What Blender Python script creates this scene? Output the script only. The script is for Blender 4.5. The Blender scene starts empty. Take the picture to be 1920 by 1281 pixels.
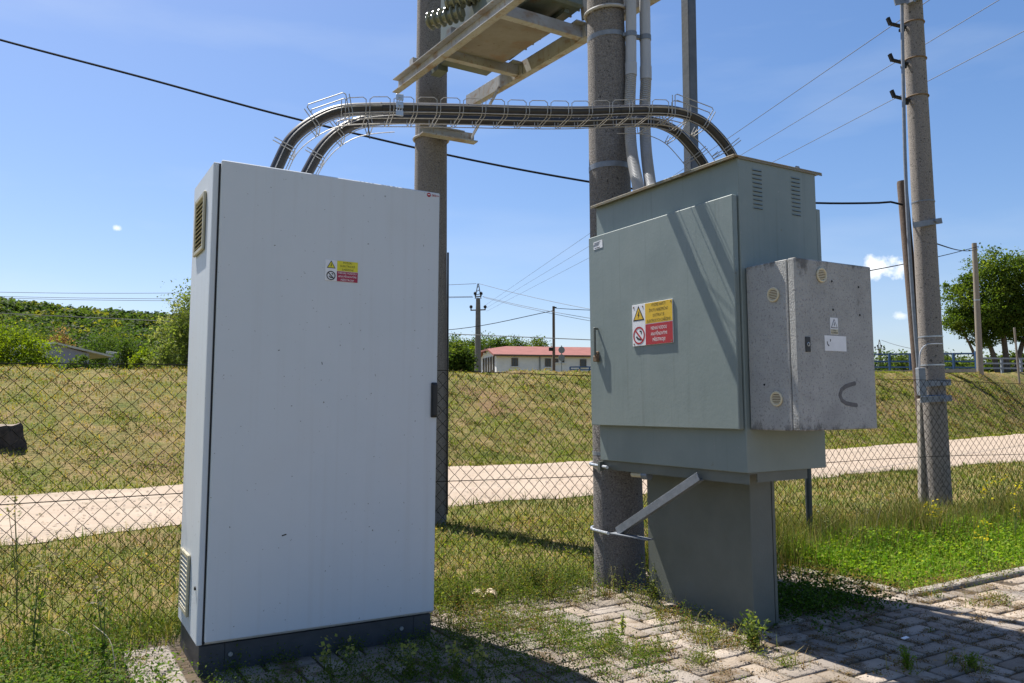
import bpy, bmesh, math, random
import numpy as np
from mathutils import Vector, Matrix

# ------------------------------------------------------------------ camera, sky, sun, exposure
SC = bpy.context.scene
COL = SC.collection
F, PITCH, CAMH = 1477.9, 0.0786, 1.1
cd = bpy.data.cameras.new('camera'); cam = bpy.data.objects.new('camera', cd); COL.objects.link(cam)
cd.sensor_width = 36.0; cd.lens = F / 1920 * 36.0; cd.clip_start = 0.05; cd.clip_end = 5000
cam.location = (0, 0, CAMH); cam.rotation_euler = (math.pi / 2 + PITCH, 0, 0)
SC.camera = cam
TH = math.radians(30.75)
U = np.array([math.cos(TH), math.sin(TH), 0.0]); V = np.array([-math.sin(TH), math.cos(TH), 0.0]); Z = np.array([0, 0, 1.0])
SUN_EL = math.radians(60.5); SUN_D = math.radians(14)
tr = -V * math.cos(SUN_D) + U * math.sin(SUN_D)                 # way the light travels over the ground
sun_dir = np.array([-tr[0] * math.cos(SUN_EL), -tr[1] * math.cos(SUN_EL), math.sin(SUN_EL)])
sl = bpy.data.lights.new('sun', 'SUN'); sun = bpy.data.objects.new('sun', sl); COL.objects.link(sun)
sl.energy = 5.0; sl.angle = math.radians(0.5); sl.color = (1.0, 0.955, 0.88)
sun.rotation_euler = Vector(tuple(sun_dir)).to_track_quat('Z', 'Y').to_euler()
sun.location = (-20, 20, 40)
W = bpy.data.worlds.new('World'); SC.world = W; W.use_nodes = True
nt = W.node_tree; nt.nodes.clear()
N = nt.nodes.new; L = nt.links.new
out = N('ShaderNodeOutputWorld'); bg = N('ShaderNodeBackground'); sky = N('ShaderNodeTexSky')
sky.sky_type = 'NISHITA'; sky.sun_disc = False; sky.sun_elevation = SUN_EL
sky.sun_rotation = math.atan2(sun_dir[0], sun_dir[1])
sky.air_density = 1.0; sky.dust_density = 0.95; sky.ozone_density = 2.2; sky.altitude = 200
bg.inputs['Strength'].default_value = 0.067
def ray(px, py):
    u = (px - 960) / F; v = (640.5 - py) / F
    c, s = math.cos(PITCH), math.sin(PITCH)
    return np.array([u, c - v * s, s + v * c])
O = np.array([0, 0, CAMH])
# small white clouds live in the sky itself, each round its own direction
geo = N('ShaderNodeNewGeometry')
vm = N('ShaderNodeVectorMath'); vm.operation = 'NORMALIZE'
tc = N('ShaderNodeTexCoord'); L(tc.outputs['Generated'], vm.inputs[0])
nz = N('ShaderNodeTexNoise'); nz.inputs['Scale'].default_value = 55; nz.inputs['Detail'].default_value = 7; nz.inputs['Roughness'].default_value = 0.62
L(vm.outputs[0], nz.inputs['Vector'])
acc = None
for (px, py, rx, ry, dens) in ((1655, 500, 0.033, 0.0165, 1.0), (1690, 592, 0.014, 0.006, 0.6), (219, 428, 0.006, 0.0035, 0.7), (1628, 512, 0.02, 0.008, 0.9)):
    d = ray(px, py); d = d / np.linalg.norm(d)
    sub = N('ShaderNodeVectorMath'); sub.operation = 'SUBTRACT'; L(vm.outputs[0], sub.inputs[0]); sub.inputs[1].default_value = tuple(d)
    mul = N('ShaderNodeVectorMath'); mul.operation = 'MULTIPLY'; L(sub.outputs[0], mul.inputs[0]); mul.inputs[1].default_value = (1 / rx, 1 / rx, 1 / ry)
    ln = N('ShaderNodeVectorMath'); ln.operation = 'LENGTH'; L(mul.outputs[0], ln.inputs[0])
    ma = N('ShaderNodeMath'); ma.operation = 'MULTIPLY_ADD'; L(nz.outputs['Fac'], ma.inputs[0]); ma.inputs[1].default_value = 2.6; ma.inputs[2].default_value = -0.55
    sb = N('ShaderNodeMath'); sb.operation = 'SUBTRACT'; L(ma.outputs[0], sb.inputs[0]); L(ln.outputs['Value'], sb.inputs[1])
    mr = N('ShaderNodeMapRange'); L(sb.outputs[0], mr.inputs['Value']); mr.inputs['From Min'].default_value = -0.15; mr.inputs['From Max'].default_value = 0.55
    mr.inputs['To Max'].default_value = dens
    if acc is None: acc = mr.outputs[0]
    else:
        mx = N('ShaderNodeMath'); mx.operation = 'MAXIMUM'; L(acc, mx.inputs[0]); L(mr.outputs[0], mx.inputs[1]); acc = mx.outputs[0]
# thin high cirrus veil
mp = N('ShaderNodeMapping'); mp.inputs['Scale'].default_value = (1.2, 3.0, 7.0); mp.inputs['Rotation'].default_value = (0.2, 0.35, 0.3); L(vm.outputs[0], mp.inputs['Vector'])
n2 = N('ShaderNodeTexNoise'); n2.inputs['Scale'].default_value = 1.6; n2.inputs['Detail'].default_value = 6; L(mp.outputs[0], n2.inputs['Vector'])
m2 = N('ShaderNodeMapRange'); L(n2.outputs['Fac'], m2.inputs['Value']); m2.inputs['From Min'].default_value = 0.50; m2.inputs['From Max'].default_value = 0.80; m2.inputs['To Max'].default_value = 0.22
gm = N('ShaderNodeGamma'); gm.inputs['Gamma'].default_value = 0.88
hs = N('ShaderNodeHueSaturation'); hs.inputs['Saturation'].default_value = 1.25; L(sky.outputs[0], hs.inputs['Color']); L(hs.outputs[0], gm.inputs['Color'])
bal = N('ShaderNodeMixRGB'); bal.blend_type = 'MULTIPLY'; bal.inputs['Fac'].default_value = 1; bal.inputs[2].default_value = (1.40, 1.34, 1.46, 1); L(gm.outputs[0], bal.inputs[1])
v1 = N('ShaderNodeMixRGB'); L(m2.outputs[0], v1.inputs['Fac']); L(bal.outputs[0], v1.inputs[1]); v1.inputs[2].default_value = (6.5, 7.2, 8.0, 1)
v2 = N('ShaderNodeMixRGB'); L(acc, v2.inputs['Fac']); L(v1.outputs[0], v2.inputs[1]); v2.inputs[2].default_value = (9.5, 9.8, 10.2, 1)
L(v2.outputs[0], bg.inputs['Color']); L(bg.outputs[0], out.inputs['Surface'])
SC.view_settings.view_transform = 'Standard'; SC.view_settings.look = 'None'
SC.view_settings.exposure = 0.95; SC.view_settings.gamma = 1.0
SC.cycles.max_bounces = 6; SC.cycles.diffuse_bounces = 2; SC.cycles.transmission_bounces = 3; SC.cycles.transparent_max_bounces = 6
SC.cycles.caustics_reflective = False; SC.cycles.caustics_refractive = False
SC.cycles.use_denoising = True

# ------------------------------------------------------------------ helpers
def P(s, t, z=0.0): return s * U + t * V + z * Z
def atY(px, py, Y):
    d = ray(px, py); return O + d * (Y / d[1])
def ground(px, py, z=0.0):
    d = ray(px, py); return O + d * ((z - CAMH) / d[2])
def plane(px, py, p0, n):
    d = ray(px, py); return O + d * (np.dot(np.array(p0) - O, n) / np.dot(d, n))
def tag(o, label=None, cat=None, group=None, kind=None):
    if label: o['label'] = label
    if cat: o['category'] = cat
    if group: o['group'] = group
    if kind: o['kind'] = kind
    return o
def norm(v): v = np.asarray(v, float); return v / np.linalg.norm(v)

KX = 1.0        # size of the piece being built, about the eye point
class MB:
    """collects polygons in world coordinates"""
    def __init__(s): s.v = []; s.f = []
    def add(s, vs, fs):
        b = len(s.v); s.v += [tuple(map(float, q)) for q in vs]; s.f += [tuple(b + i for i in q) for q in fs]; return s
    def box(s, c, ax, h, b=0.0):
        c = np.asarray(c, float); ax = [np.asarray(a, float) for a in ax]; h = list(h)
        if b <= 0:
            vs = [c + ax[0] * h[0] * i + ax[1] * h[1] * j + ax[2] * h[2] * k for i in (-1, 1) for j in (-1, 1) for k in (-1, 1)]
            return s.add(vs, [(0, 1, 3, 2), (4, 6, 7, 5), (0, 4, 5, 1), (2, 3, 7, 6), (0, 2, 6, 4), (1, 5, 7, 3)])
        b = min(b, min(h) * 0.95); vs = []; ix = {}
        for i in (-1, 1):
            for j in (-1, 1):
                for k in (-1, 1):
                    for a in range(3):
                        e = [h[q] - (0 if q == a else b) for q in range(3)]
                        ix[(i, j, k, a)] = len(vs); vs.append(c + ax[0] * e[0] * i + ax[1] * e[1] * j + ax[2] * e[2] * k)
        fs = []
        R4 = [(-1, -1), (1, -1), (1, 1), (-1, 1)]
        for a in range(3):
            o = [q for q in range(3) if q != a]
            for sg in (-1, 1):
                f = []
                for (m, n) in R4:
                    key = [0, 0, 0]; key[a] = sg; key[o[0]] = m; key[o[1]] = n; f.append(ix[tuple(key) + (a,)])
                fs.append(f)
            for (m, n) in R4:                                    # the bevel along axis a
                f = []
                for (e, w) in ((-1, o[0]), (1, o[0]), (1, o[1]), (-1, o[1])):
                    key = [0, 0, 0]; key[a] = e; key[o[0]] = m; key[o[1]] = n; f.append(ix[tuple(key) + (w,)])
                fs.append(f)
        for i in (-1, 1):
            for j in (-1, 1):
                for k in (-1, 1): fs.append([ix[(i, j, k, a)] for a in range(3)])
        return s.add(vs, fs)
    def sbox(s, s0, s1, t0, t1, z0, z1, b=0.0):
        return s.box(P((s0 + s1) / 2, (t0 + t1) / 2, (z0 + z1) / 2), (U, V, Z), ((s1 - s0) / 2, (t1 - t0) / 2, (z1 - z0) / 2), b)
    def bar(s, a, c, w, h, up=Z, b=0.0):
        a = np.asarray(a, float); c = np.asarray(c, float); d = norm(c - a); x = norm(np.cross(up, d)) if abs(np.dot(norm(up), d)) < .999 else norm(np.cross(U, d)); y = np.cross(d, x)
        return s.box((a + c) / 2, (d, x, y), (np.linalg.norm(c - a) / 2, w / 2, h / 2), b)
    def tube(s, path, r, n=8, cap=True):
        p = np.asarray(path, float); m = len(p); r = np.full(m, r, float) if np.isscalar(r) else np.asarray(r, float)
        tg = np.zeros_like(p); tg[1:-1] = p[2:] - p[:-2]; tg[0] = p[1] - p[0]; tg[-1] = p[-1] - p[-2]
        tg /= np.linalg.norm(tg, axis=1)[:, None] + 1e-12
        ref = Z if abs(tg[0][2]) < 0.9 else np.array([1.0, 0, 0])
        x = norm(np.cross(tg[0], ref)); vs = []
        for i in range(m):
            x = x - tg[i] * np.dot(x, tg[i]); x = norm(x); y = np.cross(tg[i], x)
            for k in range(n):
                a = 2 * math.pi * k / n; vs.append(p[i] + r[i] * (math.cos(a) * x + math.sin(a) * y))
        fs = [(i * n + k, i * n + (k + 1) % n, (i + 1) * n + (k + 1) % n, (i + 1) * n + k) for i in range(m - 1) for k in range(n)]
        if cap: fs += [tuple(range(n))[::-1], tuple((m - 1) * n + k for k in range(n))]
        return s.add(vs, fs)
    def ring(s, c, ax, r, rt, n=28, m=6, a0=0, a1=2 * math.pi):
        ax = norm(ax); x = norm(np.cross(ax, Z if abs(ax[2]) < .9 else U)); y = np.cross(ax, x)
        pts = [np.asarray(c) + r * (math.cos(a0 + (a1 - a0) * k / n) * x + math.sin(a0 + (a1 - a0) * k / n) * y) for k in range(n + 1)]
        return s.tube(pts, rt, m)
    def disc(s, c, nrm, r, th, n=20):
        c = np.asarray(c, float); return s.tube([c, c + norm(nrm) * th], r, n)
    def quad(s, a, b, c, d): return s.add([a, b, c, d], [(0, 1, 2, 3)])
    def poly(s, pts, nrm, th):
        pts = [np.asarray(q, float) for q in pts]; n = len(pts); o = norm(nrm) * th
        return s.add(pts + [q + o for q in pts], [tuple(range(n))[::-1], tuple(range(n, 2 * n))] + [(i, (i + 1) % n, n + (i + 1) % n, n + i) for i in range(n)])
    def build(s, name, mat, parent=None, org=None, smooth=False):
        if org is None: org = np.array(parent['_o']) if parent is not None else np.zeros(3)
        me = bpy.data.meshes.new(name); vs = O + KX * (np.array(s.v, float).reshape(-1, 3) - O) - org
        me.from_pydata(vs.tolist(), [], s.f)
        bm = bmesh.new(); bm.from_mesh(me); bmesh.ops.recalc_face_normals(bm, faces=bm.faces); bm.to_mesh(me); bm.free()
        if smooth:
            me.shade_smooth()
            try: me.set_sharp_from_angle(angle=math.radians(38))
            except Exception: pass
        me.materials.append(mat); o = bpy.data.objects.new(name, me); COL.objects.link(o)
        if parent is not None: o.parent = parent; o['_o'] = list(map(float, org))
        else: o.location = tuple(org); o['_o'] = list(map(float, org))
        return o
def thing(name, label, cat, loc, group=None):
    loc = O + KX * (np.asarray(loc, float) - O); o = bpy.data.objects.new(name, None); COL.objects.link(o); o.location = tuple(map(float, loc)); o.empty_display_size = 0.1
    o['_o'] = list(map(float, loc)); return tag(o, label, cat, group)
def np_mesh(name, verts, faces, cols, mat, parent=None, org=None, kind=None):
    """verts (n,3), faces (m,3|4) index array, cols (n,3)"""
    if org is None: org = np.array(parent['_o']) if parent is not None else np.zeros(3)
    k = faces.shape[1]; me = bpy.data.meshes.new(name)
    me.vertices.add(len(verts)); me.vertices.foreach_set('co', (verts - org).astype(np.float32).ravel())
    me.loops.add(faces.size); me.loops.foreach_set('vertex_index', faces.astype(np.int32).ravel())
    me.polygons.add(len(faces)); me.polygons.foreach_set('loop_start', np.arange(0, faces.size, k, dtype=np.int32))
    me.polygons.foreach_set('loop_total', np.full(len(faces), k, np.int32))
    me.update(calc_edges=True)
    if cols is not None:
        cols = cols * 0.88
        at = me.attributes.new('Col', 'FLOAT_COLOR', 'POINT')
        at.data.foreach_set('color', np.concatenate([cols, np.ones((len(cols), 1))], 1).astype(np.float32).ravel())
    me.validate()
    me.materials.append(mat); o = bpy.data.objects.new(name, me); COL.objects.link(o)
    o['_o'] = list(map(float, org))
    if parent is not None: o.parent = parent
    else: o.location = tuple(map(float, org))
    if kind: o['kind'] = kind
    return o

# ------------------------------------------------------------------ materials
def mat(name, c1, c2=None, scale=8.0, rough=0.6, bump=0.0, metal=0.0, lo=0.35, hi=0.65, detail=6, stretch=None, spots=None, spec=0.5, bscale=None, coat=0):
    m = bpy.data.materials.new(name); m.use_nodes = True; t = m.node_tree; b = t.nodes['Principled BSDF']
    b.inputs['Roughness'].default_value = rough; b.inputs['Metallic'].default_value = metal; b.inputs['Specular IOR Level'].default_value = spec
    tc = t.nodes.new('ShaderNodeTexCoord'); src = tc.outputs['Object']
    if stretch:
        mp = t.nodes.new('ShaderNodeMapping'); mp.inputs['Scale'].default_value = stretch; t.links.new(src, mp.inputs['Vector']); src2 = mp.outputs[0]
    else: src2 = src
    col = None
    if c2 is not None:
        n = t.nodes.new('ShaderNodeTexNoise'); n.inputs['Scale'].default_value = scale; n.inputs['Detail'].default_value = detail; n.inputs['Roughness'].default_value = 0.62
        t.links.new(src2, n.inputs['Vector'])
        r = t.nodes.new('ShaderNodeMapRange'); r.inputs['From Min'].default_value = lo; r.inputs['From Max'].default_value = hi; t.links.new(n.outputs['Fac'], r.inputs['Value'])
        x = t.nodes.new('ShaderNodeMixRGB'); x.inputs[1].default_value = (*c1, 1); x.inputs[2].default_value = (*c2, 1); t.links.new(r.outputs[0], x.inputs['Fac']); col = x.outputs[0]
    else:
        b.inputs['Base Color'].default_value = (*c1, 1)
    for sp in (spots or []):
        sc, th, wd, c3 = sp[:4]; amt = sp[4] if len(sp) > 4 else 1.0; st = sp[5] if len(sp) > 5 else None
        n = t.nodes.new('ShaderNodeTexNoise'); n.inputs['Scale'].default_value = sc; n.inputs['Detail'].default_value = 4
        if st:
            mp = t.nodes.new('ShaderNodeMapping'); mp.inputs['Scale'].default_value = st[:3]; mp.inputs['Rotation'].default_value = (0, 0, st[3] if len(st) > 3 else 0); mp.vector_type = 'TEXTURE' if len(st) > 3 else 'POINT'; t.links.new(src, mp.inputs['Vector']); t.links.new(mp.outputs[0], n.inputs['Vector'])
        else: t.links.new(src, n.inputs['Vector'])
        r = t.nodes.new('ShaderNodeMapRange'); r.inputs['From Min'].default_value = th; r.inputs['From Max'].default_value = th + wd; r.inputs['To Max'].default_value = amt; t.links.new(n.outputs['Fac'], r.inputs['Value'])
        x = t.nodes.new('ShaderNodeMixRGB'); t.links.new(r.outputs[0], x.inputs['Fac'])
        if col is None: x.inputs[1].default_value = (*c1, 1)
        else: t.links.new(col, x.inputs[1])
        x.inputs[2].default_value = (*c3, 1); col = x.outputs[0]
    if col is not None: t.links.new(col, b.inputs['Base Color'])
    if bump > 0:
        n = t.nodes.new('ShaderNodeTexNoise'); n.inputs['Scale'].default_value = bscale or scale * 4; n.inputs['Detail'].default_value = 5; t.links.new(src, n.inputs['Vector'])
        bp = t.nodes.new('ShaderNodeBump'); bp.inputs['Strength'].default_value = bump; bp.inputs['Distance'].default_value = 0.01; t.links.new(n.outputs['Fac'], bp.inputs['Height']); t.links.new(bp.outputs[0], b.inputs['Normal'])
    return m
def leafmat(name, rough=0.55, trans=0.45, gain=1.0):
    m = bpy.data.materials.new(name); m.use_nodes = True; t = m.node_tree; b = t.nodes['Principled BSDF']; o = t.nodes['Material Output']
    a = t.nodes.new('ShaderNodeAttribute'); a.attribute_name = 'Col'
    t.links.new(a.outputs['Color'], b.inputs['Base Color']); b.inputs['Roughness'].default_value = max(rough, .65); b.inputs['Specular IOR Level'].default_value = 0.12
    tl = t.nodes.new('ShaderNodeBsdfTranslucent'); g = t.nodes.new('ShaderNodeMixRGB'); g.blend_type = 'MULTIPLY'; g.inputs['Fac'].default_value = 1; g.inputs[2].default_value = (1.5, 1.45, 0.6, 1)
    t.links.new(a.outputs['Color'], g.inputs[1]); t.links.new(g.outputs[0], tl.inputs['Color'])
    mx = t.nodes.new('ShaderNodeMixShader'); mx.inputs[0].default_value = trans; t.links.new(b.outputs[0], mx.inputs[1]); t.links.new(tl.outputs[0], mx.inputs[2]); t.links.new(mx.outputs[0], o.inputs['Surface'])
    return m
def colmat(name, rough, bump=0.4, bscale=60, spots=None):
    m = mat(name, (0.3, 0.3, 0.3), None, rough=rough, bump=bump, bscale=bscale)
    t = m.node_tree; b = t.nodes['Principled BSDF']; a = t.nodes.new('ShaderNodeAttribute'); a.attribute_name = 'Col'; col = a.outputs['Color']
    tc = t.nodes.new('ShaderNodeTexCoord')
    for (sc, th, wd, c3, amt) in spots or []:
        n = t.nodes.new('ShaderNodeTexNoise'); n.inputs['Scale'].default_value = sc; n.inputs['Detail'].default_value = 6; n.inputs['Roughness'].default_value = 0.65; t.links.new(tc.outputs['Object'], n.inputs['Vector'])
        r = t.nodes.new('ShaderNodeMapRange'); r.inputs['From Min'].default_value = th; r.inputs['From Max'].default_value = th + wd; r.inputs['To Max'].default_value = amt; t.links.new(n.outputs['Fac'], r.inputs['Value'])
        x = t.nodes.new('ShaderNodeMixRGB'); t.links.new(r.outputs[0], x.inputs['Fac']); t.links.new(col, x.inputs[1]); x.inputs[2].default_value = (*c3, 1); col = x.outputs[0]
    t.links.new(col, b.inputs['Base Color']); return m

M = {}
M['grey'] = mat('light_grey_paint', (0.60, 0.635, 0.67), (0.63, 0.66, 0.695), 3, 0.5, 0.06, bscale=500, spec=0.3, spots=[(70, 0.715, 0.02, (0.12, 0.11, 0.10), 0.8), (5, 0.62, 0.3, (0.52, 0.53, 0.535), 0.5, (1.5, 1.5, 0.25)), (14, 0.73, 0.05, (0.33, 0.30, 0.27), 0.5), (5, 0.52, 0.3, (0.55, 0.56, 0.57), 0.55, (5, 5, .12)), (3, 0.50, 0.3, (0.55, 0.565, 0.575), 0.5)])
M['greyseal'] = mat('dark_rubber', (0.02, 0.02, 0.024), rough=0.8)
M['plinth'] = mat('plinth_paint', (0.042, 0.047, 0.056), (0.062, 0.066, 0.074), 14, 0.55, 0.05)
M['beige'] = mat('beige_plastic', (0.50, 0.46, 0.33), (0.42, 0.37, 0.25), 25, 0.5)
M['black'] = mat('black_plastic', (0.012, 0.012, 0.015), rough=0.45)
M['green'] = mat('grey_green_paint', (0.200, 0.240, 0.228), (0.228, 0.267, 0.254), 2.5, 0.42, 0.05, bscale=60, spec=0.35, spots=[(3, 0.52, 0.25, (0.17, 0.205, 0.20), 0.6), (9, 0.58, 0.2, (0.24, 0.27, 0.26), 0.6, (3, 3, .15)), (11, 0.60, 0.2, (0.155, 0.18, 0.165), 0.6, (4, 4, .12)), (60, 0.71, 0.03, (0.30, 0.32, 0.30), 0.6), (7, 0.6, 0.25, (0.15, 0.185, 0.175), 0.6, (1.5, 1.5, 0.3)), (22, 0.74, 0.05, (0.17, 0.13, 0.08), 0.5)])
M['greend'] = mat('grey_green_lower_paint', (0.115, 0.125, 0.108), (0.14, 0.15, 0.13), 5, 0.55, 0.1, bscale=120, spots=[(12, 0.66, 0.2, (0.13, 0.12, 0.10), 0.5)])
M['roofsheet'] = mat('rusty_roof_sheet', (0.19, 0.20, 0.16), (0.22, 0.16, 0.09), 12, 0.6, 0.1)
M['dark'] = mat('dark_gap', (0.015, 0.016, 0.017), rough=0.9)
M['stone'] = mat('weathered_grey_board', (0.315, 0.315, 0.30), (0.415, 0.41, 0.39), 6, 0.88, 0.5, bscale=150, lo=0.3, hi=0.7, spots=[(110, 0.56, 0.10, (0.20, 0.195, 0.195), 0.75), (190, 0.60, 0.08, (0.46, 0.45, 0.43), 0.6), (4.2, 0.59, 0.16, (0.22, 0.215, 0.21), 0.6), (15, 0.63, 0.1, (0.43, 0.42, 0.40), 0.55)])
_t = M['stone'].node_tree; _b = _t.nodes['Principled BSDF']; _c = _b.inputs['Base Color'].links[0].from_socket   # black lichen creeping in from the upper and lower edges
_tc = _t.nodes.new('ShaderNodeTexCoord'); _sx = _t.nodes.new('ShaderNodeSeparateXYZ'); _t.links.new(_tc.outputs['Object'], _sx.inputs[0])
_n = _t.nodes.new('ShaderNodeTexNoise'); _n.inputs['Scale'].default_value = 11; _n.inputs['Detail'].default_value = 8; _n.inputs['Roughness'].default_value = .72; _mp = _t.nodes.new('ShaderNodeMapping'); _mp.inputs['Scale'].default_value = (1, 1, .55); _t.links.new(_tc.outputs['Object'], _mp.inputs[0]); _t.links.new(_mp.outputs[0], _n.inputs['Vector'])
_e = _t.nodes.new('ShaderNodeMath'); _e.operation = 'MULTIPLY_ADD'; _t.links.new(_sx.outputs['Z'], _e.inputs[0]); _e.inputs[1].default_value = 2 / .762; _e.inputs[2].default_value = -1.0
_ab = _t.nodes.new('ShaderNodeMath'); _ab.operation = 'ABSOLUTE'; _t.links.new(_e.outputs[0], _ab.inputs[0]); _pw = _t.nodes.new('ShaderNodeMath'); _pw.operation = 'POWER'; _t.links.new(_ab.outputs[0], _pw.inputs[0]); _pw.inputs[1].default_value = 7
_ad = _t.nodes.new('ShaderNodeMath'); _ad.operation = 'MULTIPLY_ADD'; _t.links.new(_pw.outputs[0], _ad.inputs[0]); _ad.inputs[1].default_value = .17; _t.links.new(_n.outputs['Fac'], _ad.inputs[2])
_mr = _t.nodes.new('ShaderNodeMapRange'); _t.links.new(_ad.outputs[0], _mr.inputs['Value']); _mr.inputs['From Min'].default_value = .63; _mr.inputs['From Max'].default_value = .74; _mr.inputs['To Max'].default_value = .75
_x = _t.nodes.new('ShaderNodeMixRGB'); _t.links.new(_mr.outputs[0], _x.inputs['Fac']); _t.links.new(_c, _x.inputs[1]); _x.inputs[2].default_value = (.075, .073, .07, 1); _t.links.new(_x.outputs[0], _b.inputs['Base Color'])
M['postdark'] = mat('weathered_grey_steel', (0.085, 0.10, 0.12), (0.12, 0.135, 0.155), 12, 0.6, 0.1)
M['tray'] = mat('dirty_sheet_steel', (0.24, 0.23, 0.22), (0.17, 0.15, 0.13), 4, 0.65, 0.1, lo=.35, hi=.7, spots=[(6, 0.55, 0.15, (0.20, 0.125, 0.07), 0.7), (30, 0.66, 0.06, (0.12, 0.07, 0.04), 0.8)])
M['stain'] = mat('black_lichen', (0.05, 0.05, 0.048), (0.12, 0.115, 0.11), 60, 0.9, 0.3)
M['cream'] = mat('cream_plastic', (0.62, 0.56, 0.40), (0.55, 0.48, 0.33), 40, 0.5)
M['pole'] = mat('exposed_aggregate_concrete', (0.13, 0.116, 0.105), (0.26, 0.235, 0.215), 130, 0.92, 0.9, bscale=130, lo=0.4, hi=0.62, spots=[(60, 0.62, 0.06, (0.035, 0.032, 0.03), 0.85), (3.0, 0.52, 0.2, (0.09, 0.08, 0.07), 0.55, (1, 1, 0.3)), (210, 0.66, 0.05, (0.45, 0.42, 0.37), 0.7)])
M['pole2'] = mat('pale_aggregate_concrete', (0.19, 0.168, 0.15), (0.30, 0.268, 0.24), 110, 0.92, 0.8, bscale=110, lo=0.4, hi=0.62, spots=[(45, 0.60, 0.06, (0.05, 0.045, 0.04), 0.85), (2.2, 0.55, 0.2, (0.15, 0.13, 0.11), 0.6, (1, 1, 0.3))])
M['farpole'] = mat('far_pole_concrete', (0.13, 0.12, 0.115), (0.17, 0.16, 0.15), 5, 0.9)
M['wood'] = mat('weathered_wood', (0.075, 0.05, 0.035), (0.14, 0.10, 0.075), 10, 0.85, 0.4, stretch=(12, 12, 0.6))
M['wood2'] = mat('grey_weathered_wood', (0.20, 0.165, 0.13), (0.28, 0.24, 0.195), 10, 0.85, 0.4, stretch=(10, 10, 0.5))
M['beam'] = mat('pale_painted_steel', (0.40, 0.41, 0.425), (0.30, 0.29, 0.275), 5, 0.6, 0.15, lo=0.4, hi=0.7, spots=[(7, 0.54, 0.14, (0.24, 0.155, 0.085), 0.8, (1, 1, 1.8)), (16, 0.58, 0.1, (0.30, 0.21, 0.13), 0.6, (2, 2, .5)), (40, 0.66, 0.05, (0.17, 0.095, 0.05), 0.85)])
M['galv'] = mat('galvanised_steel', (0.42, 0.44, 0.46), (0.56, 0.58, 0.60), 30, 0.42, 0.05, metal=0.7, lo=0.3, hi=0.7)
M['galvd'] = mat('dull_galvanised_steel', (0.17, 0.19, 0.215), (0.25, 0.27, 0.30), 25, 0.55, 0.1, metal=0.35, lo=0.3, hi=0.7)
M['wire'] = mat('bright_wire', (0.46, 0.45, 0.43), (0.34, 0.32, 0.29), 50, 0.55, metal=0.35)
M['cable'] = mat('black_cable_sheath', (0.022, 0.021, 0.022), (0.035, 0.032, 0.031), 30, 0.42, spec=0.5)
M['conduit'] = mat('grey_pvc', (0.42, 0.43, 0.455), (0.37, 0.38, 0.40), 8, 0.5, stretch=(3, 3, 0.4))
M['trafo'] = mat('transformer_green', (0.10, 0.125, 0.105), (0.15, 0.17, 0.14), 7, 0.5, spots=[(8, 0.62, 0.1, (0.16, 0.09, 0.04), 0.8)])
M['porcelain'] = mat('brown_glazed_porcelain', (0.17, 0.185, 0.14), (0.20, 0.195, 0.13), 14, 0.18, spec=0.8)
M['fence'] = mat('dark_green_wire', (0.005, 0.007, 0.005), (0.012, 0.011, 0.008), 30, 0.8, spec=0.15)
M['fencepost'] = mat('dark_green_post', (0.035, 0.045, 0.05), (0.055, 0.065, 0.07), 20, 0.5, metal=0.2)
M['wirefar'] = mat('aluminium_conductor', (0.05, 0.055, 0.065), rough=0.6)
M['wireblk'] = mat('black_overhead_cable', (0.007, 0.009, 0.012), rough=0.9, spec=0.1)
M['rust'] = mat('rusty_steel', (0.16, 0.095, 0.05), (0.22, 0.15, 0.09), 40, 0.8)
M['white'] = mat('white_print', (0.78, 0.78, 0.80), (0.70, 0.70, 0.72), 20, 0.35)
M['yellow'] = mat('yellow_print', (0.72, 0.46, 0.012), (0.64, 0.40, 0.012), 30, 0.3)
M['lemon'] = mat('lemon_print', (0.70, 0.62, 0.02), rough=0.4)
M['red'] = mat('red_enamel', (0.42, 0.010, 0.014), (0.36, 0.010, 0.014), 30, 0.25)
M['crimson'] = mat('crimson_print', (0.36, 0.012, 0.05), rough=0.4)
M['ink'] = mat('black_ink', (0.012, 0.011, 0.012), rough=0.6)
M['textw'] = mat('white_ink', (0.78, 0.76, 0.76), rough=0.5)
M['plaster'] = mat('white_plaster', (0.62, 0.62, 0.63), (0.70, 0.70, 0.70), 1.5, 0.9)
M['rooftile'] = mat('red_roof_tiles', (0.19, 0.060, 0.048), (0.25, 0.085, 0.068), 1.2, 0.85, stretch=(1, 1, 6))
M['orangetile'] = mat('orange_roof_tiles', (0.45, 0.14, 0.06), (0.55, 0.22, 0.11), 2, 0.85)
M['glass'] = mat('dark_window_glass', (0.02, 0.024, 0.03), rough=0.1)
M['frame'] = mat('window_frame', (0.10, 0.08, 0.06), rough=0.6)
M['lilac'] = mat('grey_lilac_render', (0.25, 0.25, 0.32), (0.28, 0.28, 0.35), 2, 0.9)
M['sheet'] = mat('pale_roof_sheet', (0.50, 0.50, 0.47), (0.42, 0.41, 0.38), 1, 0.7)
M['blue'] = mat('blue_paint', (0.025, 0.07, 0.17), (0.035, 0.09, 0.20), 6, 0.5)
M['bluegrey'] = mat('faded_grey_rail', (0.17, 0.20, 0.24), (0.22, 0.24, 0.27), 6, 0.6)
M['signback'] = mat('grey_sign_back', (0.17, 0.19, 0.20), rough=0.5)
M['bark'] = mat('bark', (0.075, 0.06, 0.045), (0.13, 0.105, 0.08), 6, 0.95, 0.5, stretch=(3, 3, 0.6))
M['stumpbark'] = mat('dark_stump', (0.028, 0.022, 0.018), (0.07, 0.055, 0.042), 9, 0.95, 0.7)
M['stumptop'] = mat('cut_wood', (0.16, 0.12, 0.085), (0.26, 0.21, 0.16), 8, 0.9, 0.3)
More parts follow.
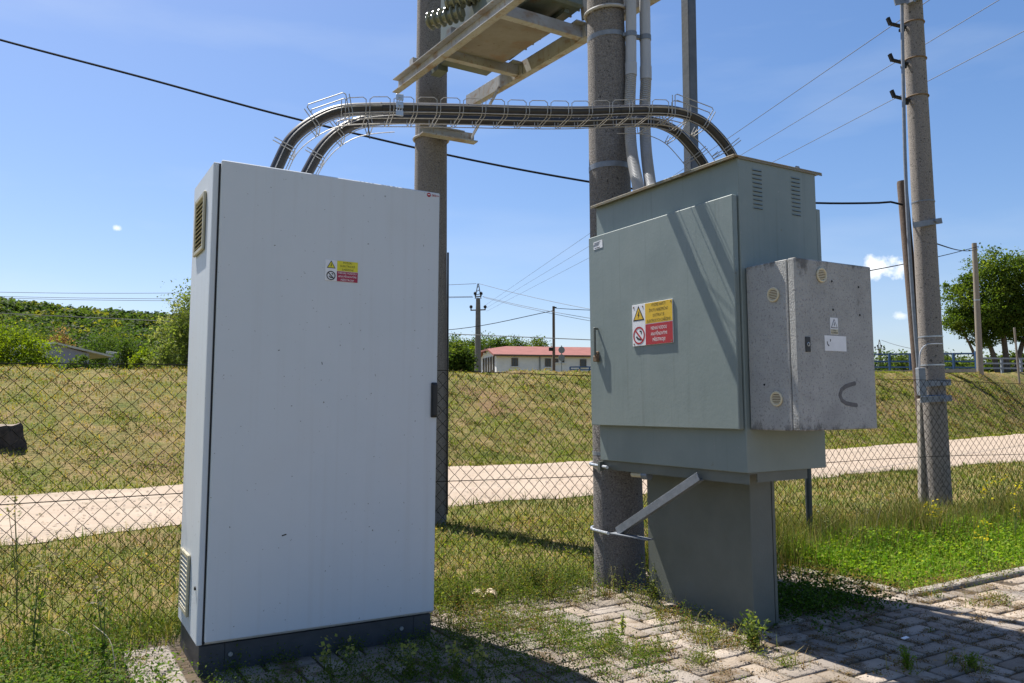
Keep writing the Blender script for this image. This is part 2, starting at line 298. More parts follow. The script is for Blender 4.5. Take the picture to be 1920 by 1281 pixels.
M['cardboard'] = mat('sun_bleached_cardboard', (0.50, 0.38, 0.24), (0.62, 0.50, 0.36), 12, 0.9, stretch=(1, 8, 1))
M['leaf'] = leafmat('leaves', 0.5, 0.5); M['grass'] = leafmat('grass_blades', 0.6, 0.3); M['twigdry'] = leafmat('dry_stalks', 0.8, 0.15)
M['kerb'] = mat('kerb_concrete', (0.235, 0.205, 0.17), (0.32, 0.285, 0.24), 16, 0.9, 0.5, bscale=120, spots=[(9, 0.58, 0.12, (0.16, 0.12, 0.08), 0.8), (90, 0.66, 0.05, (0.16, 0.14, 0.12), 0.7)])
M['slab'] = mat('slab_concrete', (0.19, 0.16, 0.13), (0.27, 0.235, 0.20), 12, 0.9, 0.5, bscale=90, spots=[(8, 0.6, 0.12, (0.22, 0.17, 0.11), 0.7)])
M['paver'] = colmat('concrete_pavers', 0.92, 0.8, 110, [(1.3, 0.50, 0.2, (0.205, 0.175, 0.14), 0.7), (4, 0.56, 0.08, (0.115, 0.075, 0.038), 0.9), (19, 0.64, 0.07, (0.14, 0.095, 0.05), 0.85), (130, 0.62, 0.06, (0.15, 0.13, 0.115), 0.6)])
M['bed'] = mat('mossy_joint_soil', (0.045, 0.034, 0.022), (0.09, 0.062, 0.034), 14, 0.95, 0.7, spots=[(9, 0.6, 0.1, (0.075, 0.085, 0.025), 0.8)])

def text_mesh(lines, size, c, rt, up, nrm, m, parent, name='lettering', lead=1.25, widths=None):
    """flat lettering: lines centred on c; rt/up/nrm are the sign's axes"""
    mb = MB(); rt, up, nrm = norm(rt), norm(up), norm(nrm); n = len(lines); k = 0
    for ln in lines:
        cu = bpy.data.curves.new('lettering_curve', 'FONT'); cu.body = ln; cu.size = size; cu.align_x = 'CENTER'; cu.resolution_u = 2
        ob = bpy.data.objects.new('lettering_curve', cu); COL.objects.link(ob); bpy.context.view_layer.update()
        me = bpy.data.meshes.new_from_object(ob.evaluated_get(bpy.context.evaluated_depsgraph_get()))
        co = [v.co.copy() for v in me.vertices]; w = max([abs(q.x) for q in co] + [1e-6]) * 2
        sx = (widths[k] / w) if widths else 1.0
        yo = ((n - 1) / 2 - k) * size * lead - size * 0.35
        mb.add([np.asarray(c) + rt * q.x * sx + up * (q.y + yo) + nrm * 0.0006 for q in co], [tuple(p.vertices) for p in me.polygons])
        bpy.data.objects.remove(ob); bpy.data.curves.remove(cu); bpy.data.meshes.remove(me); k += 1
    return mb.build(name, m, parent)

# ------------------------------------------------------------------ ground, track, embankment, hill
def lerp(x, xs, ys): return np.interp(x, xs, ys)
FX = [-60, -6.1, -1.0, 1.4, 7.5, 13.6, 18.2, 80]; FYs = [-28, 9.9, 14.3, 15.6, 19.4, 24.8, 29.0, 78]
CX = [-60, -9.5, 0.3, 20, 80]; CY = [-14, 15.2, 21.0, 34, 86]; CZ = [1.2, 1.78, 1.93, 2.44, 4.2]
NX = [-60, -4.0, -3.0, -0.65, 0.87, 5.38, 7.85, 9.7, 80]; NY = [-32, 6.25, 7.2, 8.6, 9.4, 12.4, 14.0, 15.1, 58]
def terrain(x, y):
    x = np.asarray(x, float); y = np.asarray(y, float)
    f = lerp(x, FX, FYs); c = lerp(x, CX, CY); z = lerp(x, CX, CZ)
    q = np.clip((y - f) / np.maximum(c - f, 0.5), 0, 1.0)
    h = z * (0.78 * q + 0.22 * (q * q * (3 - 2 * q)))
    onbank = np.clip((y - f) / 1.5, 0, 1)
    h = h + onbank * (0.05 * np.sin(x * 1.7 + y * 0.6) * np.sin(y * 1.3 - x * .4) + 0.03 * np.sin(x * 4.1 + 1) * np.sin(y * 3.3 + 2) + 0.015 * np.sin(x * 9 + y * 7))
    return h
def hit(px, py):
    """where the pixel's ray meets the terrain"""
    d = ray(px, py); d = d / d[1]; Y = 2.0
    while Y < 400:
        p = O + d * Y
        if p[2] <= terrain(p[0], p[1]): return p
        Y += 0.05
    return O + d * 30
def axisgrid(a, b, fine0, fine1, step, grow):
    v = [fine0]
    while v[-1] < fine1: v.append(v[-1] + step)
    st = step
    while v[-1] < b: st *= grow; v.append(v[-1] + st)
    st = step; lo = []
    x = fine0
    while x > a: st *= grow; x -= st; lo.append(x)
    return np.array(lo[::-1] + v)
gx = axisgrid(-900, 900, -14, 26, 0.22, 1.12); gy = axisgrid(-60, 1400, 1.5, 38, 0.22, 1.12)
XX, YY = np.meshgrid(gx, gy); ZZ = terrain(XX, YY)
nx, ny = len(gx), len(gy); idx = np.arange(nx * ny).reshape(ny, nx)
fq = np.stack([idx[:-1, :-1], idx[:-1, 1:], idx[1:, 1:], idx[1:, :-1]], -1).reshape(-1, 4)
mg = bpy.data.materials.new('meadow_soil_and_turf'); mg.use_nodes = True; t = mg.node_tree; b = t.nodes['Principled BSDF']
b.inputs['Roughness'].default_value = 0.95; b.inputs['Specular IOR Level'].default_value = 0.15
tc = t.nodes.new('ShaderNodeTexCoord')
def tn(scale, det=6, ro=0.65):
    n = t.nodes.new('ShaderNodeTexNoise'); n.inputs['Scale'].default_value = scale; n.inputs['Detail'].default_value = det; n.inputs['Roughness'].default_value = ro; t.links.new(tc.outputs['Object'], n.inputs['Vector']); return n.outputs['Fac']
def tm(f, lo, hi, a, c):
    r = t.nodes.new('ShaderNodeMapRange'); r.inputs['From Min'].default_value = lo; r.inputs['From Max'].default_value = hi; t.links.new(f, r.inputs['Value'])
    x = t.nodes.new('ShaderNodeMixRGB'); t.links.new(r.outputs[0], x.inputs['Fac'])
    if isinstance(a, tuple): x.inputs[1].default_value = (*a, 1)
    else: t.links.new(a, x.inputs[1])
    x.inputs[2].default_value = (*c, 1); return x.outputs[0]
c = tm(tn(1.3), 0.40, 0.60, (0.12, 0.13, 0.028), (0.24, 0.175, 0.075))
c = tm(tn(6), 0.5, 0.72, c, (0.085, 0.105, 0.026))
c = tm(tn(0.55), 0.56, 0.68, c, (0.20, 0.13, 0.065))
c = tm(tn(24), 0.55, 0.75, c, (0.25, 0.20, 0.09))
t.links.new(c, b.inputs['Base Color'])
bp = t.nodes.new('ShaderNodeBump'); bp.inputs['Strength'].default_value = 0.9; bp.inputs['Distance'].default_value = 0.06; t.links.new(tn(14), bp.inputs['Height']); t.links.new(bp.outputs[0], b.inputs['Normal'])
np_mesh('ground', np.stack([XX, YY, ZZ], -1).reshape(-1, 3), fq, None, mg, kind='structure')

# the pale gravel track: a ragged-edged sheet just above the turf
rng = np.random.default_rng(5)
tx = np.arange(-14, 60, 0.12); na = 14
def wob(x, k): return 0.10 * np.sin(x * 2.3 + k) + 0.07 * np.sin(x * 5.9 + 2 * k) + 0.04 * np.sin(x * 13 + 3 * k)
lo_ = lerp(tx, NX, NY) + wob(tx, 1.0); hi_ = lerp(tx, FX, FYs) - 0.45 + wob(tx, 4.0)
tv = []
for j in range(na + 1):
    yy = lo_ + (hi_ - lo_) * j / na; tv.append(np.stack([tx, yy, np.maximum(terrain(tx, yy), 0) + 0.006 + 0.010 * math.sin(math.pi * j / na)], -1))
tv = np.stack(tv); ii = np.arange(tv.shape[0] * tv.shape[1]).reshape(tv.shape[:2])
fq = np.stack([ii[:-1, :-1], ii[:-1, 1:], ii[1:, 1:], ii[1:, :-1]], -1).reshape(-1, 4)
M['track'] = mat('pinkish_gravel', (0.30, 0.228, 0.163), (0.37, 0.29, 0.215), 0.9, 0.95, 0.6, bscale=45, lo=0.3, hi=0.7, spots=[(30, 0.58, 0.10, (0.33, 0.285, 0.245), 0.8), (75, 0.66, 0.04, (0.20, 0.175, 0.155), 0.8), (2.2, 0.6, 0.12, (0.29, 0.235, 0.17), 0.6), (1.0, 0.52, 0.12, (0.27, 0.215, 0.155), 0.7, (5.0, .45, 1, .66))])
np_mesh('track', tv.reshape(-1, 3), fq, None, M['track'], kind='structure')

# paving of small concrete blocks laid in herringbone, square to the cabinets
S0, S1, T1, SK, TK = 0.18, 8.2, 4.12, 4.33, 2.83
mb = MB(); mb.add([P(S0, -3, .004), P(SK, -3, .004), P(SK, TK, .004), P(SK, T1, .004), P(S0, T1, .004)], [(0, 1, 2, 3, 4)])
mb.add([P(SK, -3, .004), P(S1, -3, .004), P(S1, TK, .004), P(SK, TK, .004)], [(0, 1, 2, 3)])
mb.build('paving_bed', M['bed']); bpy.data.objects['paving_bed']['kind'] = 'structure'
pv, pf, pc = [], [], []
def paver(s0, s1, t0, t1):
    g = 0.0068 + rng.uniform(0, 0.003); s0 += g; s1 -= g; t0 += g; t1 -= g
    zt = 0.0125 + rng.normal(0, 0.0018); ta, tb = rng.normal(0, 0.003, 2); b = 0.004
    base = len(pv); tone = rng.normal(0, 1); w = np.clip(1 + 0.19 * tone, .55, 1.4); hue = rng.uniform(-1, 1)
    cc = np.array([0.31 + .012 * hue, 0.258, 0.208 - .014 * hue]) * w
    for (a, z) in ((0, -0.02), (0, zt - b), (b, zt)):
        for (s, tt) in ((s0 + a, t0 + a), (s1 - a, t0 + a), (s1 - a, t1 - a), (s0 + a, t1 - a)):
            dz = ((s - (s0 + s1) / 2) * ta * 3 + (tt - (t0 + t1) / 2) * tb * 3) if z > 0 else 0
            pv.append(P(s, tt, z + dz)); pc.append(cc)
    for k in range(4):
        for r in (0, 4): pf.append((base + r + k, base + r + (k + 1) % 4, base + r + 4 + (k + 1) % 4, base + r + 4 + k))
    pf.append((base + 8, base + 9, base + 10, base + 11))
BW = 0.105
for i in range(0, 85):
    for j in range(-14, 41):
        d = (i - j) % 4
        if d == 0: r_ = (i, i + 2, j, j + 1)
        elif d == 3: r_ = (i, i + 1, j, j + 2)
        else: continue
        s0, s1, t0, t1 = [q * BW for q in r_]
        if s1 < S0 + .02 or t0 > T1 - 0.06: continue
        lim = (SK - 0.09)
        if t1 > TK - 0.09 and s1 > lim + 0.09: continue
        if s0 < 0.54 and t0 > 1.8: continue
        paver(s0, s1, t0, t1)
np_mesh('paving', np.array(pv), np.array(pf), np.array(pc), M['paver'], kind='structure')
mb = MB()                                                       # concrete kerb round the clover bed, in metre lengths
z0 = -0.1
for a in np.arange(TK + 0.0, T1 + .2, 0.5): mb.sbox(SK - 0.07, SK, a + .003, min(a + .497, T1 + .2), z0, 0.032 + rng.normal(0, .003), .008)
for a in np.arange(SK - 0.07, S1, 0.5): mb.sbox(a + .003, a + .497, TK - 0.075, TK - 0.002, z0, 0.032 + rng.normal(0, .003), .008)
mb.build('kerb', M['kerb'])['kind'] = 'structure'
mb = MB()                                                       # two plain slabs under the near end of the pale cabinet
for (a, c) in ((3.28, 3.92), (2.56, 3.27), (1.84, 2.55)): mb.sbox(0.345, 0.535, a, c, -0.05, 0.018 + rng.normal(0, .002), .008)
mb.build('concrete_slabs', M['slab'])['kind'] = 'structure'

# far wooded hill
hx = np.arange(-560, 140, 6.0); hy = np.arange(120, 640, 6.0); HX, HY = np.meshgrid(hx, hy)
def hillz(x, y):
    zx = lerp(x, [-560, -330, -228, -141, -90, -50, -20, 20, 140], [44, 44, 41, 33, 25, 15, 8, 3, 2])
    k = np.clip((y - 125) / 220, 0, 1); k = k * k * (3 - 2 * k)
    return 1.0 + (zx - 1.0) * k + 1.2 * np.sin(x * .06) * np.sin(y * .05) * k
ii = np.arange(HX.size).reshape(HX.shape)
M['hillsoil'] = mat('wooded_slope_floor', (0.02, 0.035, 0.012), (0.035, 0.05, 0.018), .1, 0.95)
np_mesh('hill', np.stack([HX, HY, hillz(HX, HY)], -1).reshape(-1, 3), np.stack([ii[:-1, :-1], ii[:-1, 1:], ii[1:, 1:], ii[1:, :-1]], -1).reshape(-1, 4), None, M['hillsoil'], kind='structure')

# ------------------------------------------------------------------ foliage and grass builders
def leafquads(r, cen, size, colr, up=0.35, aspect=0.6, jit=0.5):
    n = len(cen); d = r.normal(size=(n, 3)); d /= np.linalg.norm(d, axis=1)[:, None]
    nn = r.normal(size=(n, 3)) + np.array([0, 0, up * 2]); nn /= np.linalg.norm(nn, axis=1)[:, None]
    a = np.cross(d, nn); a /= np.linalg.norm(a, axis=1)[:, None] + 1e-9; bb = np.cross(nn, a)
    sz = size * r.uniform(1 - jit, 1 + jit, (n, 1)); a = a * sz * .5; bb = bb * sz * .5 * aspect
    v = np.stack([cen - a, cen - bb * 1.0 + a * .1 + nn * sz * .06, cen + a, cen + bb * 1.0 + a * .1 + nn * sz * .06], 1).reshape(-1, 3)
    f = np.arange(4 * n).reshape(n, 4); c = np.repeat(colr, 4, 0)
    return v, f, c
def crown(r, ells, nclump, nleaf, size, cols, spread=0.2, fill=0.35, spreadcap=9.):
    """ells: (cx,cy,cz,rx,ry,rz); leaf clumps biased to the outside of the ellipsoids, with gaps between them"""
    ells = np.array(ells, float); w = ells[:, 3] * ells[:, 4] * ells[:, 5]; pick = r.choice(len(ells), nclump, p=w / w.sum())
    d = r.normal(size=(nclump, 3)); d /= np.linalg.norm(d, axis=1)[:, None]
    rad = (fill + (1 - fill) * r.uniform(0, 1, (nclump, 1)) ** .6)
    cc = ells[pick, :3] + d * rad * ells[pick, 3:]
    sp = np.minimum(spread * ells[pick, 3:].mean(1), spreadcap) * r.uniform(.6, 1.5, nclump)
    cols = np.array(cols); k = r.uniform(0, 1, (nclump, 1)); base = cols[0] * (1 - k) + cols[1] * k
    if len(cols) > 2:
        s = r.uniform(0, 1, nclump) < 0.15; base[s] = cols[2]
    m = np.repeat(np.arange(nclump), nleaf); g = r.normal(size=(len(m), 3)) * sp[m][:, None] * np.array([1, 1, .75])
    col = base[m] * r.uniform(.72, 1.28, (len(m), 1))
    return leafquads(r, cc[m] + g, size, col)
def blades(r, pos, h, w, cols, lean=0.35, thin=1.0):
    n = len(pos); a = r.uniform(0, 2 * np.pi, n); d = np.stack([np.cos(a), np.sin(a), np.zeros(n)], 1); bt = r.uniform(0, 2 * np.pi, n); l = np.stack([np.cos(bt), np.sin(bt), np.zeros(n)], 1)
    k = (np.abs(r.normal(0, lean, n)) * h)[:, None]; h = h[:, None]; w = np.asarray(w).reshape(-1, 1) * np.ones((n, 1)) * .5
    zz = np.array([0, 0, 1.0])
    v = np.stack([pos - d * w, pos + d * w, pos - d * w * .75 + zz * h * .55 + l * k * .35, pos + d * w * .75 + zz * h * .55 + l * k * .35, pos + zz * h * np.sqrt(np.clip(1 - (k / h) ** 2 * .4, .2, 1)) + l * k], 1).reshape(-1, 3)
    q = np.arange(n)[:, None, None] * 5; f = (q + np.array([[0, 1, 3], [0, 3, 2], [2, 3, 4]])[None]).reshape(-1, 3)
    c = np.repeat(cols, 5, 0); c = c.reshape(n, 5, 3) * np.array([.8, .8, 1, 1, 1.12])[None, :, None]
    return v, f, c.reshape(-1, 3)
def merge(parts):
    vs, fs, cs, b = [], [], [], 0
    for v, f, c in parts: vs.append(v); fs.append(f + b); cs.append(c); b += len(v)
    return np.concatenate(vs), np.concatenate(fs), np.concatenate(cs)
def palette(r, n, cols, wts):
    cols = np.array(cols); k = r.choice(len(cols), n, p=np.array(wts) / sum(wts)); return cols[k] * r.uniform(.75, 1.3, (n, 1)) * (1 + r.normal(0, .06, (n, 3)))
def inview(p, m=0.12):
    d = p - O; y = np.maximum(d[:, 1], .01); return (d[:, 1] > 1.6) & (np.abs(d[:, 0] / y) < .65 + m)
def patch(x, y, f, seed): # fractal value noise 0..1
    x = np.atleast_1d(np.asarray(x, float)); y = np.atleast_1d(np.asarray(y, float)); tot = 0; amp = .55; fr = f * .32; ws = 0
    for o in range(4):
        X, Y = x * fr + seed * 17.3 + o * 5.1, y * fr - seed * 9.7 + o * 3.3; ix, iy = np.floor(X), np.floor(Y); u, v = X - ix, Y - iy; u = u * u * (3 - 2 * u); v = v * v * (3 - 2 * v)
        h = lambda i, j: np.modf(np.abs(np.sin(i * 127.1 + j * 311.7 + seed * 74.7) * 43758.5453))[0]
        tot = tot + amp * ((h(ix, iy) * (1 - u) + h(ix + 1, iy) * u) * (1 - v) + (h(ix, iy + 1) * (1 - u) + h(ix + 1, iy + 1) * u) * v); ws += amp; amp *= .55; fr *= 2.1
    return np.clip((tot / ws - .5) * 1.7 + .5, 0, 1)
    s = seed * 1.7; return .5 + .25 * np.sin(x * f + 1.3 * np.sin(y * f * .7 + s) + s) + .25 * np.sin(y * f * 1.25 + 1.7 * np.sin(x * f * .6 + 2 * s) + 2.1 * s)
def st_of(p): return p @ U, p @ V
GREEN = [(.075, .125, .018), (.11, .165, .024), (.15, .195, .03)]; DRY = [(.30, .24, .085), (.36, .29, .13), (.23, .165, .06)]

# wood on the far hill: nobody could count it
r = np.random.default_rng(11); parts = []
n = 2300; px_ = np.r_[r.uniform(-90, 470, 3000), r.uniform(470, 1050, n * 2 - 3000)]; yy = 128 + (440 - 128) * r.uniform(0, 1, n * 2) ** 0.8; xx = (px_ - 960) / F * yy
for x, y in zip(xx, yy):
    z = hillz(x, y); con = r.uniform() < 0.0; R = r.uniform(2.2, 4.2); hh = r.uniform(3, 6.5)
    tone = r.uniform(0, 1); c0 = np.array([.034, .070, .020]) * (1 - tone) + np.array([.075, .115, .030]) * tone
    if r.uniform() < .10: c0 = np.array([.17, .18, .03])
    if con: c0 = np.array([.045, .085, .035]) * r.uniform(.8, 1.3)
    nl = 84; d = r.normal(size=(nl, 3)); d /= np.linalg.norm(d, axis=1)[:, None]; rr = r.uniform(.55, 1, (nl, 1))
    if con:
        q = r.uniform(0, 1, nl); an = r.uniform(0, 6.28, nl); c_ = np.stack([np.cos(an) * (1 - q) * R * .6, np.sin(an) * (1 - q) * R * .6, q * hh * 1.5], 1)
    else: c_ = d * rr * np.array([R, R, hh * .5]) + np.array([0, 0, hh * .55])
    parts.append(leafquads(r, c_ + np.array([x, y, z]), y * .0040, c0 * r.uniform(.7, 1.3, (nl, 1)), up=.9, aspect=.8))
np_mesh('forest', *merge(parts), M['leaf'], kind='stuff')
tag(bpy.data.objects['forest'], 'mixed green wood covering the far hillside under the sky', 'forest')

def in_paving(s, t_): return (s > S0) & (t_ < T1 - .02) & ((s < SK) | (t_ < TK)) & (s < S1)
def on_track(p, m=0.0): return (p[:, 1] > lerp(p[:, 0], NX, NY) - m + wob(p[:, 0], 1.0)) & (p[:, 1] < lerp(p[:, 0], FX, FYs) - .45 + m + wob(p[:, 0], 4.0))
def scatter(r, n, x0, x1, y0, y1):
    x = r.uniform(x0, x1, n); y = r.uniform(y0, y1, n); return np.stack([x, y, np.zeros(n)], 1)

# short dry grass on the bank
r = np.random.default_rng(21); parts = []
p = scatter(r, 820000, -16, 30, 9, 36); keep = inview(p, .05) & (p[:, 1] > lerp(p[:, 0], FX, FYs) - .55 + wob(p[:, 0], 4.)) & (p[:, 1] < lerp(p[:, 0], CX, CY) + 1.2)
p = p[keep]; wgt = np.clip(14.0 / p[:, 1], .25, 1) ** 1.2; p = p[r.uniform(0, 1, len(p)) < wgt * .85]
pt = patch(p[:, 0], p[:, 1], 1.35, 1) * .45 + patch(p[:, 0], p[:, 1], 3.7, 2) * .55
foot = np.clip((p[:, 1] - lerp(p[:, 0], FX, FYs)) / 2.0, 0, 1)
p = p[(r.uniform(0, 1, len(p)) < .12 + 1.0 * (1 - pt)) | (foot < .5)]; pt = patch(p[:, 0], p[:, 1], 1.35, 1) * .45 + patch(p[:, 0], p[:, 1], 3.7, 2) * .55
foot = np.clip((p[:, 1] - lerp(p[:, 0], FX, FYs)) / 2.0, 0, 1)
p[:, 2] = terrain(p[:, 0], p[:, 1]) - .005; n = len(p)
dry = np.clip(pt * .95 + .12 - .45 * (1 - foot), 0, 1); dry = np.clip((dry - .5) * 2.2 + .5, .04, .96); isdry = r.uniform(0, 1, n) < dry
col = np.where(isdry[:, None], palette(r, n, [(.38, .30, .075), (.34, .24, .07), (.43, .34, .11)], [3, 2, 2]), palette(r, n, [(.135, .185, .016), (.20, .235, .020), (.26, .265, .03), (.095, .14, .014)], [3, 3, 2, 2]))
np_mesh('bank_grass', *blades(r, p, r.uniform(.02, .085, n) * (1.2 - .5 * pt) * r.choice([1, 1, 1, 1, 1, 1, 1, 1.5], n), .006 + .00055 * p[:, 1], col * (.45 + .55 * patch(p[:, 0], p[:, 1], 4.3, 12) + .55 * patch(p[:, 0], p[:, 1], 11., 13))[:, None], 1.1), M['grass'], kind='stuff')
tag(bpy.data.objects['bank_grass'], 'short yellowing grass in patches on the bank beyond the track', 'grass')

r = np.random.default_rng(29); parts = []                        # rosettes, moss and bare scraps among it
for _ in range(9000):
    x = r.uniform(-14, 28); y = r.uniform(9, 34); f_, c_ = lerp(x, FX, FYs), lerp(x, CX, CY)
    if y < f_ or y > c_ + .5 or abs(x / y) > .72: continue
    k = r.uniform(); cc = [(.12, .18, .015), (.18, .23, .02), (.22, .26, .03)] if k < .5 else ([(.26, .17, .085), (.20, .125, .06), (.32, .23, .12)] if k < .78 else [(.055, .075, .014), (.08, .10, .02)])
    nl = int(r.uniform(20, 60)); rd = r.uniform(.05, .16); q = np.stack([x + r.normal(0, rd * 1.4, nl), y + r.normal(0, rd, nl), np.zeros(nl)], 1); q[:, 2] = terrain(q[:, 0], q[:, 1]) + np.abs(r.normal(0, .022, nl)) + .012
    parts.append(leafquads(r, q, .016 + .0014 * y, palette(r, nl, cc, [1] * len(cc)), up=.9, aspect=.5))
np_mesh('bank_weeds', *merge(parts), M['grass'], kind='stuff'); tag(bpy.data.objects['bank_weeds'], 'green and brown low weeds in patches all over the grassy bank', 'weeds')

# verge between the fence and the track, and the rough grass on this side of it at the near end
r = np.random.default_rng(22); parts = []
p = scatter(r, 360000, -7, 14, 1.6, 16); s, t_ = st_of(p)
keep = inview(p, .08) & ~in_paving(s, t_) & ~on_track(p, -np.abs(r.normal(0, .10, len(p)))) & (p[:, 1] < lerp(p[:, 0], NX, NY) + .1) & ~((s > SK) & (t_ < 3.75) & (t_ > TK - .02))
p = p[keep]; p = p[r.uniform(0, 1, len(p)) < np.clip(5.0 / p[:, 1], .3, 1)]; s, t_ = st_of(p); n = len(p)
pt = patch(p[:, 0], p[:, 1], 2.0, 5) * .5 + patch(p[:, 0], p[:, 1], 5.3, 6) * .5
near = np.clip(1 - (t_ - 3.4) / 1.4, 0, 1) * (s < 4)
isdry = r.uniform(0, 1, n) < np.clip(.02 + .66 * pt, 0, .85)
col = np.where(isdry[:, None], palette(r, n, [(.30, .245, .09), (.25, .19, .07), (.37, .31, .15)], [3, 2, 2]), palette(r, n, [(.085, .135, .018), (.125, .17, .026), (.165, .195, .035), (.06, .10, .016)], [3, 3, 2, 2]))
h = r.uniform(.018, .065, n) * (1 + .7 * near * r.uniform(0, 1, n)) * r.choice([1, 1, 1, 1, 2.0], n)
np_mesh('verge_grass', *blades(r, p, h, .0030 + .0007 * p[:, 1], col * (.6 + .8 * patch(p[:, 0], p[:, 1], 6.0, 15))[:, None], 1.0), M['grass'], kind='stuff')
tag(bpy.data.objects['verge_grass'], 'patchy green and straw coloured grass between the fence and the gravel track', 'grass')

# bright low clover-like bed inside the kerb, on the right
r = np.random.default_rng(23)
p = scatter(r, 260000, 1.5, 9, 4, 10); s, t_ = st_of(p); keep = inview(p, .12) & (s > SK + .005) & (t_ > TK + .005) & (t_ < 3.80) & (s < 8.6); p = p[keep]; n = len(p); s, t_ = st_of(p)
pt = patch(p[:, 0], p[:, 1], 3.0, 8)
col = palette(r, n, [(.12, .235, .016), (.185, .30, .024), (.25, .35, .035), (.075, .16, .015), (.28, .34, .07)], [3, 4, 3, 2, 1])
hh = (.035 + .12 * np.clip((t_ - TK) / .8, 0, 1)) * r.uniform(.5, 1.25, n) * (.7 + .6 * pt)
c_ = p + np.stack([np.zeros(n), np.zeros(n), hh], 1)
v1_ = leafquads(r, c_, .0185, col, up=.9, aspect=.75)
k = r.uniform(0, 1, n) < .10 + .45 * np.clip((t_ - TK) / .9, 0, 1)
np_mesh('clover', *v1_, M['leaf'], kind='stuff'); tag(bpy.data.objects['clover'], 'bright green clover filling the bed inside the concrete kerb', 'clover')
m_ = k.sum(); np_mesh('clover_bed_grass', *blades(r, p[k], r.uniform(.05, .15, m_) * (.8 + 1.1 * np.clip((t_[k] - TK) / .9, 0, 1)), .0055, palette(r, m_, [(.14, .27, .018), (.22, .33, .03), (.34, .35, .12)], [4, 3, 1]), .45), M['grass'], kind='stuff')
tag(bpy.data.objects['clover_bed_grass'], 'bright thin grass standing among the clover inside the kerb', 'grass')

# tall seeding grass along the foot of the fence
def fence_t(s): return 4.235 - .055 * s
r = np.random.default_rng(24)
n0 = 30000; s = r.uniform(3.4, 10, n0); t_ = fence_t(s) + r.normal(-.05, .22, n0); p = np.stack([s * U[0] + t_ * V[0], s * U[1] + t_ * V[1], np.zeros(n0)], 1)
clump = patch(s * 2.2, t_ * 2, 2.2, 3); keep = (r.uniform(0, 1, n0) < .3 + .7 * clump) & inview(p, .1) & (s > 3.35); p = p[keep]; n = len(p); cl = clump[keep]
col = palette(r, n, [(.11, .15, .025), (.17, .19, .045), (.30, .26, .12), (.22, .165, .07), (.07, .11, .02)], [3, 3, 3, 2, 2])
a = blades(r, p, r.uniform(.12, .40, n) * (.55 + .6 * cl), .0055, col, .4)
# the left-hand stretch, shorter and fuller of weeds
n0 = 11000; s = np.concatenate([r.uniform(-.6, 1.0, n0 // 2), r.uniform(1.5, 3.0, n0 // 2)]); t_ = fence_t(s) + r.normal(-.06, .16, n0); p = np.stack([s * U[0] + t_ * V[0], s * U[1] + t_ * V[1], np.zeros(n0)], 1)
cl = patch(s * 2.2, t_ * 2, 2.8, 7); keep = (r.uniform(0, 1, n0) < .15 + .85 * cl) & inview(p, .1); p = p[keep]; n = len(p)
col = palette(r, n, [(.10, .15, .022), (.16, .19, .035), (.28, .25, .10), (.06, .10, .016)], [3, 3, 2, 2])
b_ = blades(r, p, r.uniform(.03, .13, n) * r.choice([1, 1, 1, 1.7], n), .0045, col, .9)
np_mesh('tall_grass', *merge([a, b_]), M['grass'], kind='stuff'); tag(bpy.data.objects['tall_grass'], 'tall seeding grass along the foot of the wire fence', 'grass')

# creeping weeds: in the paving joints, round the cabinets, in the near left corner
def weedcluster(r, p, nl, rad, h, size, cols, flat=.6):
    c_ = p + np.stack([r.normal(0, rad, nl), r.normal(0, rad, nl), np.abs(r.normal(0, h, nl)) + .006], 1)
    return leafquads(r, c_, size, palette(r, nl, cols, [1] * len(cols)), up=flat, aspect=.55)
r = np.random.default_rng(25); parts = []; GC = [(.075, .13, .02), (.12, .175, .03), (.16, .19, .05), (.06, .10, .02)]; YC = [(.17, .20, .04), (.22, .23, .06), (.11, .16, .03)]; BC = [(.20, .13, .055), (.26, .18, .08), (.14, .085, .04)]
def at_ground(px, py): return ground(px, py, .012)
spots = []
for (px, py, k, sc) in ((890, 1160, 7, 1.5), (930, 1180, 6, 1.3), (960, 1165, 7, 1.4), (1040, 1125, 6, 1.2), (985, 1085, 7, 1.6), (860, 1180, 7, 1.4), (840, 1120, 7, 1.5), (1055, 1215, 5, 1.0), (1130, 1230, 5, .9), (1250, 1225, 5, .9), (1320, 1245, 5, .9), (1290, 1165, 5, 1.0), (1330, 1190, 5, 1.0), (1225, 1118, 5, 1.5), (1205, 1135, 5, 1.3), (1240, 1160, 5, 1.0), (1275, 1185, 4, .9), (1310, 1205, 4, .9), (1360, 1210, 5, 1.1), (1400, 1215, 5, 1.0), (1480, 1250, 3, .7), (1010, 1100, 6, 1.6), (975, 1130, 6, 1.5), (945, 1110, 5, 1.3), (905, 1140, 5, 1.3), (870, 1125, 6, 1.6), (845, 1150, 5, 1.2), (1030, 1160, 4, 1.0), (1000, 1185, 5, 1.1), (1060, 1190, 4, .8), (1090, 1130, 4, .8), (1150, 1200, 4, .7), (1190, 1230, 4, .8), (880, 1210, 5, 1.1), (1080, 1085, 5, 1.1), (1130, 1120, 4, .7),
                        (1560, 1100, 3, .7), (1640, 1110, 3, .6), (1870, 1130, 5, .9), (1840, 1140, 3, .7), (1700, 1255, 3, .7), (1820, 1260, 3, .6), (1785, 1245, 2, .5), (1740, 1120, 3, .6)):
    spots.append((at_ground(px, py), k, sc))
for (p, k, sc) in spots:
    for _ in range(k):
        q = p + np.array([r.normal(0, .042 * sc), r.normal(0, .042 * sc), 0]); mix = r.uniform()
        parts.append(weedcluster(r, q, int(110 * sc), .024 * sc, .034 * sc, .0092, GC if mix < .45 else (YC if mix < .75 else BC)))
gp = []
for (p, k, sc) in spots:
    for _ in range(int(26 * sc)): gp.append(p + np.array([r.normal(0, .05 * sc), r.normal(0, .05 * sc), -.005]))
